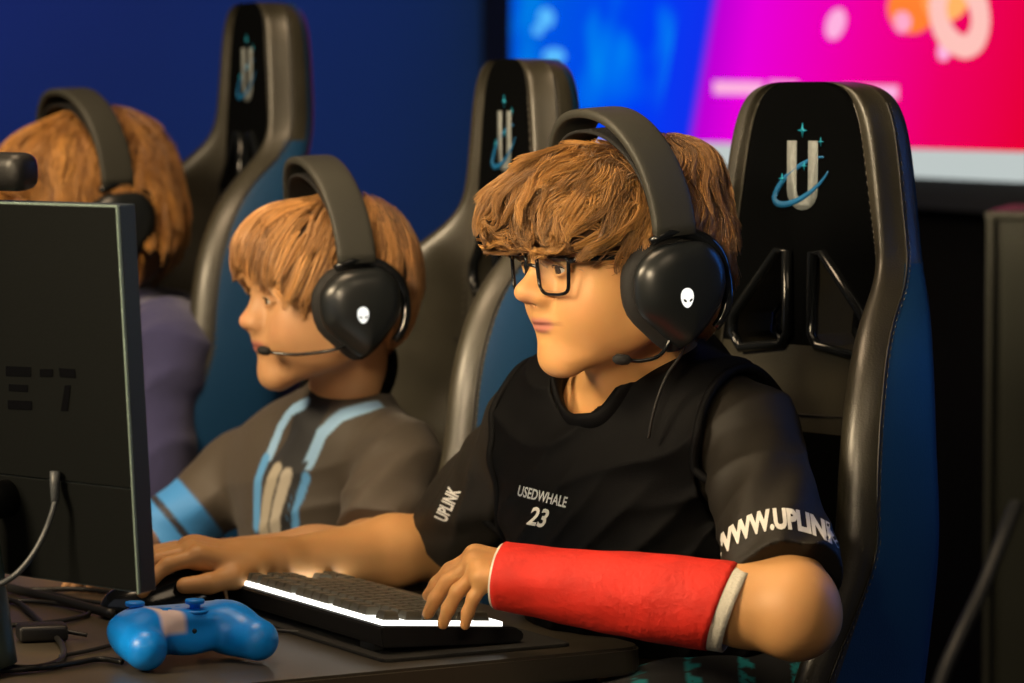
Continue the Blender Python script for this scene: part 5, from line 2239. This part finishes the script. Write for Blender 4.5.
# ------------------------------------------------------------------ dark cabinet behind on the right
d2 = Matrix.Translation(at(987, 216, 4.9)) @ Matrix.Rotation(math.radians(-14), 4, 'Z')
ch_ = d2.translation.z
o2 = frame_empty('equipment_cabinet', d2, 'tall dark greenish cabinet at the right edge, behind the empty side of the big chair', 'cabinet')
M['far_mon'] = mat('greenish_black_plastic', (0.026, 0.031, 0.022), 0.6)
M['far_trim'] = mat('dull_trim', (0.034, 0.038, 0.029), 0.5)
link('body', box(0.44, 0.34, ch_ - 0.03, 0.008, c=(0.221, 0.18, -(ch_ - 0.03) / 2)), M['far_mon'], o2, smooth=False)
link('door_panel', box(0.40, 0.012, ch_ - 0.10, 0.004, c=(0.222, 0.006, -(ch_ - 0.03) / 2)), M['far_mon'], o2, smooth=False)
link('edge_strip', box(0.012, 0.016, ch_ - 0.03, 0.003, c=(0.005, 0.004, -(ch_ - 0.03) / 2)), M['far_trim'], o2, smooth=False)
link('top_lip', box(0.45, 0.35, 0.014, 0.004, c=(0.221, 0.18, 0.0)), M['far_trim'], o2, smooth=False)
for sx_ in (0.04, 0.40):
    for sy_ in (0.04, 0.32):
        link('foot', tube([(sx_, sy_, -ch_ + 0.001), (sx_, sy_, -ch_ + 0.035)], 0.018, 12), M['matte_black'], o2)
cb = [at(1016, 505, 4.86), at(1004, 535, 4.82), at(982, 590, 4.78), at(958, 640, 4.74), at(938, 690, 4.72), at(925, 760, 4.70), at(905, 880, 4.68)]
cb.append(Vector((cb[-1].x - 0.05, cb[-1].y, 0.008)))
cb[-2].z = 0.05
cbo = link('grey_cable', tube(cb, 0.011, 8, smooth_n=8), M['cable_grey'])
tag(cbo, 'thick blurred grey cable hanging in front of the dark cabinet', 'cable')

# ------------------------------------------------------------------ the two blurred players behind
def lower_body(f, pelv, hd, s=1.0):
    hr = hd.cross(Vector((0, 0, 1)))
    for sg in (-1, 1):
        hip = pelv + hr * 0.075 * s * sg + Vector((0, 0, -0.02))
        knee = hip + hd * 0.36 * s + hr * 0.04 * sg
        ank = knee + hd * 0.05 + Vector((0, 0, -knee.z + 0.09))
        f.chain([hip, knee], [0.072 * s, 0.048 * s], 0.04)
        f.chain([knee, (knee + ank) / 2, ank], [0.048 * s, 0.042 * s, 0.032 * s], 0.03)
        f.cap(ank + Vector((0, 0, -0.05)), ank + hd * 0.12 + Vector((0, 0, -0.058)), 0.030, 0.026, 0.02)
    return hr


def trousers(pelv, hd, hr, face, s, m, parent, name='trousers'):
    f = Field()
    PM = frame(pelv, face)
    f.ell((0, -0.01, -0.01), (0.140 * s, 0.108 * s, 0.10 * s), 0, 'u', PM)
    for sg in (-1, 1):
        hip = pelv + hr * 0.075 * s * sg + Vector((0, 0, -0.02))
        knee = hip + hd * 0.36 * s + hr * 0.04 * sg
        ank = knee + hd * 0.05 + Vector((0, 0, -knee.z + 0.09))
        f.cap(hip, knee, 0.085 * s, 0.062 * s, 0.03)
        f.cap(knee, ank, 0.060 * s, 0.050 * s, 0.03)
    lo, hi = bounds(f)
    co, Fq = f.mesh([axis(lo[q], hi[q], 0.006) for q in range(3)], 1)
    return link(name, np_mesh(co, Fq), m, parent)


M['trouser'] = mat('dark_trouser_cloth', (0.010, 0.011, 0.016), 0.85)

# ---- boy in the striped jersey
BH = frame(at(333, 291, 3.98), 20, 3, 0)
BS = 0.97
bn, bfar = at(398, 460, 3.98), at(245, 470, 4.20)
be_n, bw_n = at(372, 553, 3.86), at(178, 562, 3.83)
be_f, bw_f = at(150, 548, 4.18), at(112, 548, 4.06)
bneck, bchest, bbelly, bpel = at(345, 418, 4.07), at(312, 505, 4.10), at(325, 600, 4.13), at(350, 690, 4.16)
b2 = Field()
head_field(b2, BH, BS, 1)
b2.cap(BH @ Vector((0, -0.022, -0.045)), bneck + Vector((0, 0, 0.015)), 0.044, 0.046, 0.018)
TMB = torso_field(b2, bneck, bchest, bbelly, bpel, bn, bfar, 40, 0.86, -0.014, 0.045)
b2.chain([bn, (bn + be_n) / 2, be_n], [0.038, 0.035, 0.031], 0.03)
b2.chain([be_n, be_n.lerp(bw_n, 0.3), bw_n], [0.031, 0.031, 0.021], 0.02)
b2.chain([bfar, (bfar + be_f) / 2, be_f], [0.038, 0.035, 0.031], 0.03)
b2.chain([be_f, bw_f], [0.031, 0.021], 0.02)
H2 = hand_matrix(bw_n, (-1, -0.15, 0.0), (0, -0.1, 1), True)
hand(b2, H2, 'L', [(0.3, 0.4, 0.2)] * 4, s=0.88)
H3 = hand_matrix(bw_f, (-0.95, -0.3, 0.0), (0, -0.1, 1), False)
hand(b2, H3, 'R', [(0.3, 0.4, 0.2)] * 4, s=0.88)
hdB = Vector((-math.cos(math.radians(28)), -math.sin(math.radians(28)), 0))
hrB = lower_body(b2, bpel, hdB, 0.9)
lo, hi = bounds(b2)
co, Fq = b2.mesh([axis(lo[0], hi[0], 0.0045, [(-0.34, -0.06, 0.0025)]), axis(lo[1], hi[1], 0.0045, [(3.85, 4.12, 0.0026)]),
                  axis(max(lo[2], -0.005), hi[2], 0.007, [(0.73, 0.92, 0.0035), (0.92, 1.25, 0.0025)])], 1)
boy = link('person', np_mesh(co, Fq, colors=skin_colors(co, BH, BS, (0.52, 0.28, 0.130), (0.46, 0.16, 0.12), (0.60, 0.23, 0.13))), M['skin'])
tag(boy, 'blond boy in blue striped dark jersey seated in the middle, face in profile', 'person')
add_eyes(BH, BS, boy, (0.0, -0.1))
# jersey
f2 = Field()
torso_field(f2, bneck, bchest, bbelly, bpel, bn, bfar, 40, 0.86, 0.004, 0.045)
f2.cap(bneck, bn * 0.45 + bneck * 0.55, 0.050, 0.042, 0.04)
f2.cap(bneck, bfar * 0.45 + bneck * 0.55, 0.050, 0.042, 0.04)
cap_cut(f2, bn, be_n, 0.047, 0.050, 0.86, 0.02)
cap_cut(f2, bfar, be_f, 0.046, 0.048, 0.92, 0.02)
f2.post = [folds(TMB, 0.003, 9)]
lo, hi = bounds(f2)
lo[2] = 0.60
co, Fq = f2.mesh([axis(lo[q], hi[q], 0.0034) for q in range(3)], 1)
TB = np.array(TMB.to_3x3())
T0 = np.array(TMB.translation)


def tq(px, py, D=4.02):
    q = (np.array(at(px, py, D)) - T0) @ TB
    return np.array([q[0], q[2]])


qv = (co - T0) @ TB
X2 = qv[:, [0, 2]]


def dpoly(pts):
    pts = [tq(*p) for p in pts]
    best = np.full(len(X2), 9.0)
    for a, b in zip(pts[:-1], pts[1:]):
        ab = b - a
        t = np.clip(((X2 - a) @ ab) / (ab @ ab), 0, 1)
        best = np.minimum(best, np.linalg.norm(X2 - a - t[:, None] * ab, axis=1))
    return best


cols = np.tile(np.array([0.060, 0.047, 0.034]), (len(co), 1))


def paint(w, col):
    global cols
    w = np.clip(w, 0, 1)[:, None]
    cols = cols * (1 - w) + np.array(col) * w


front = qv[:, 1] > -0.01
sleeve_far = np.linalg.norm(co - np.array((bfar + be_f) / 2), axis=1)
# dark middle panel below the collar
paint((0.024 - dpoly([(318, 408), (306, 430), (296, 470), (262, 540)])) / 0.003 * front, (0.010, 0.011, 0.014))
paint((0.006 - dpoly([(288, 432), (250, 470), (240, 540)])) / 0.002 * front, (0.014, 0.015, 0.020))
BL = (0.10, 0.34, 0.70)
BL2 = (0.28, 0.50, 0.78)
paint((0.0082 - dpoly([(300, 404), (270, 412), (248, 430), (240, 458)])) / 0.002, BL2)
paint((0.0082 - dpoly([(233, 462), (224, 492), (217, 530)])) / 0.002 * front, BL)
paint((0.0092 - dpoly([(400, 404), (372, 413), (345, 433), (328, 462)])) / 0.002 * front, BL2)
paint((0.0085 - dpoly([(322, 476), (304, 505), (292, 545)])) / 0.002 * front, BL)
paint((0.0040 - dpoly([(322, 462), (306, 488), (290, 530)])) / 0.002 * front, (0.01, 0.011, 0.014))
paint((0.0090 - dpoly([(266, 470), (248, 500), (232, 545)])) / 0.002 * front, (0.42, 0.38, 0.30))
paint((0.0090 - dpoly([(290, 474), (272, 505), (257, 545)])) / 0.002 * front, (0.46, 0.42, 0.35))
# far sleeve is blue with a dark cuff
ab = np.array(be_f - bfar)
t = ((co - np.array(bfar)) @ ab) / (ab @ ab)
dr = np.linalg.norm(co - np.array(bfar) - np.clip(t, 0, 1)[:, None] * ab, axis=1)
fs = (dr < 0.062) & (t > 0.30)
paint(fs * np.clip((t - 0.46) / 0.02, 0, 1), (0.045, 0.26, 0.66))
paint(fs * np.clip(1 - np.abs(t - 0.72) / 0.035, 0, 1) * 3, (0.02, 0.02, 0.03))
j2 = link('jersey', np_mesh(co, Fq, colors=cols), M['jersey_painted'], boy)
ncen = BH @ Vector((0, -0.022, -0.05))
nd = (bneck - ncen).normalized()
cc_ = bneck + Vector((0.004, 0, 0.046))
u_ = (hdB - nd * hdB.dot(nd)).normalized()
v_ = nd.cross(u_)
link('collar', tube([cc_ + (u_ * math.cos(a) + v_ * math.sin(a)) * 0.050 + nd * (0.026 * math.cos(a)) for a in np.linspace(0, 2 * math.pi, 37)[:-1]], 1.0, 12, closed=True, flat=(0.021, 0.008), up=nd), M['jersey_black'], j2)
trousers(bpel, hdB, hrB, 30, 0.92, M['trouser'], boy)
# hair: straight bowl fringe
hv2 = hair_volume(BH, [((0, -0.018, 0.034), (0.086, 0.088, 0.084)), ((0.0, 0.050, 0.058), (0.074, 0.062, 0.052)), ((0, 0.072, 0.040), (0.064, 0.044, 0.040)),
                       ((-0.060, 0.045, 0.020), (0.020, 0.045, 0.040)), ((0.060, 0.045, 0.020), (0.020, 0.045, 0.040)), ((0, -0.060, 0.000), (0.068, 0.042, 0.070))],
                  [((0, 0.105, -0.034), (0.095, 0.078, 0.060)), ((0, -0.030, -0.130), (0.10, 0.09, 0.058))], BS)


def reg_b(q):
    w = np.where((q[:, 1] > 0.03) & (q[:, 2] < 0.004), 0.0, 1.0)
    return w * np.where(q[:, 2] < -0.06, 0.1, 1.0)


def flow_b(q):
    v = q - np.array([0.0, -0.045, 0.118])
    v = v / np.linalg.norm(v, axis=1)[:, None]
    return v + np.array([0, 0.05, -0.5])


make_hair(BH, BS, boy, [(0.13, 0.050, 0.014), (0.74, 0.38, 0.12)], hv2, 4, 5000, reg_b, flow_b, length=0.080, width=0.0013, lift=0.004, wave=0.14, clumps=220, off=(-0.003, 0.003), step=0.008, free=0.6, tipdown=0.1, short=lambda q: np.where((q[:, 1] > 0.05) & (q[:, 2] < 0.06), 0.55, 1.0))
headset(BH, BS, 'black headset with white emblem worn by the boy in the striped jersey', mic=[(-0.100, 0.010, -0.052), (-0.098, 0.030, -0.062), (-0.080, 0.070, -0.066), (-0.064, 0.092, -0.064), (-0.055, 0.100, -0.062)], zc=-0.016, band_h=0.160, xo=0.018)

# ---- child in the hoodie on the left
GH = frame(at(86, 203, 4.62), 32, 2, 0)
gn, gfar = at(166, 352, 4.52), at(34, 362, 4.86)
gneck, gchest, gbelly, gpel = at(108, 318, 4.72), at(95, 420, 4.76), at(105, 520, 4.80), at(130, 620, 4.84)
ge_n, gw_n = at(150, 478, 4.50), at(10, 492, 4.44)
ge_f, gw_f = at(-30, 470, 4.78), at(-90, 492, 4.60)
g3 = Field()
head_field(g3, GH, 1.0, 1)
g3.cap(GH @ Vector((0, -0.022, -0.045)), gneck + Vector((0, 0, 0.015)), 0.044, 0.048, 0.018)
TMG = torso_field(g3, gneck, gchest, gbelly, gpel, gn, gfar, 30, 0.92, -0.014, 0.045)
g3.chain([gn, ge_n], [0.040, 0.032], 0.03)
g3.chain([ge_n, gw_n], [0.032, 0.021], 0.02)
g3.chain([gfar, ge_f], [0.040, 0.032], 0.03)
g3.chain([ge_f, gw_f], [0.032, 0.021], 0.02)
hand(g3, hand_matrix(gw_n, (-1, -0.15, 0.0), (0, -0.1, 1), True), 'L', [(0.3, 0.4, 0.2)] * 4, s=0.9)
hand(g3, hand_matrix(gw_f, (-1, -0.15, 0.0), (0, -0.1, 1), False), 'R', [(0.3, 0.4, 0.2)] * 4, s=0.9)
hrG = lower_body(g3, gpel, hdB, 0.95)
lo, hi = bounds(g3)
co, Fq = g3.mesh([axis(lo[0], hi[0], 0.005), axis(lo[1], hi[1], 0.005), axis(max(lo[2], -0.005), hi[2], 0.007, [(0.9, 1.4, 0.0035)])], 1)
girl = link('person', np_mesh(co, Fq, colors=skin_colors(co, GH, 1.0, (0.66, 0.33, 0.18))), M['skin'])
tag(girl, 'child with wavy ginger hair and navy hoodie seated behind the monitor', 'person')
add_eyes(GH, 1.0, girl)
f3 = Field()
torso_field(f3, gneck, gchest, gbelly, gpel, gn, gfar, 30, 0.92, 0.016, 0.05)
f3.cap(gneck, gn * 0.45 + gneck * 0.55, 0.064, 0.055, 0.04)
f3.cap(gneck, gfar * 0.45 + gneck * 0.55, 0.064, 0.055, 0.04)
f3.ell(gneck + Vector((0.075, 0.02, -0.02)), (0.070, 0.075, 0.055), 0.03)
f3.chain([gn, ge_n, gw_n + Vector((0.03, 0, 0))], [0.060, 0.054, 0.036], 0.03)
f3.chain([gfar, ge_f, gw_f + Vector((0.03, 0, 0))], [0.060, 0.054, 0.036], 0.03)
f3.post = [folds(TMG, 0.007, 21)]
lo, hi = bounds(f3)
lo[2] = 0.60
co, Fq = f3.mesh([axis(lo[q], hi[q], 0.0042) for q in range(3)], 1)
hd3 = link('hoodie', np_mesh(co, Fq), M['hoodie'], girl)
hr_ = []
gc = gneck + Vector((0.048, 0.0, 0.010))
for i in range(24):
    a = 2 * math.pi * i / 24
    hr_.append(gc + Vector((0.070 * math.cos(a), 0.066 * math.sin(a), 0.018 * math.cos(a) - 0.012)))
link('hood', tube(hr_, [0.017] * 24, 10, closed=True), M['hoodie'], hd3)
trousers(gpel, hdB, hrG, 30, 0.95, M['trouser'], girl)
hv3 = hair_volume(GH, [((0, -0.022, 0.034), (0.092, 0.106, 0.094)), ((0.0, 0.055, 0.048), (0.078, 0.062, 0.056)), ((0, -0.070, -0.020), (0.090, 0.060, 0.095)),
                       ((-0.080, -0.020, -0.040), (0.030, 0.070, 0.080)), ((0.080, -0.020, -0.040), (0.030, 0.070, 0.080)), ((-0.070, 0.050, -0.030), (0.026, 0.045, 0.070)), ((0.070, 0.050, -0.030), (0.026, 0.045, 0.070))],
                  [((0, 0.118, -0.045), (0.060, 0.060, 0.075))])


def reg_g(q):
    return np.where((q[:, 1] > 0.085) & (q[:, 2] < 0.01), 0.0, 1.0)


def flow_g(q):
    v = q - np.array([0.0, -0.02, 0.125])
    v = v / np.linalg.norm(v, axis=1)[:, None]
    return v + np.array([0, 0, -0.9])


make_hair(GH, 1.0, girl, [(0.15, 0.048, 0.010), (0.75, 0.36, 0.075)], hv3, 8, 5000, reg_g, flow_g, length=0.12, width=0.0014, lift=0.008, wave=0.5, curl=0.5, clumps=200, off=(-0.004, 0.006), step=0.010)
headset(GH, 1.0, 'black headset over ginger hair of the child in the navy hoodie', mic=[(-0.118, -0.010, -0.062), (-0.122, 0.000, -0.072), (-0.124, 0.012, -0.076), (-0.124, 0.022, -0.074)], zc=-0.030, band_h=0.152, xo=0.018)
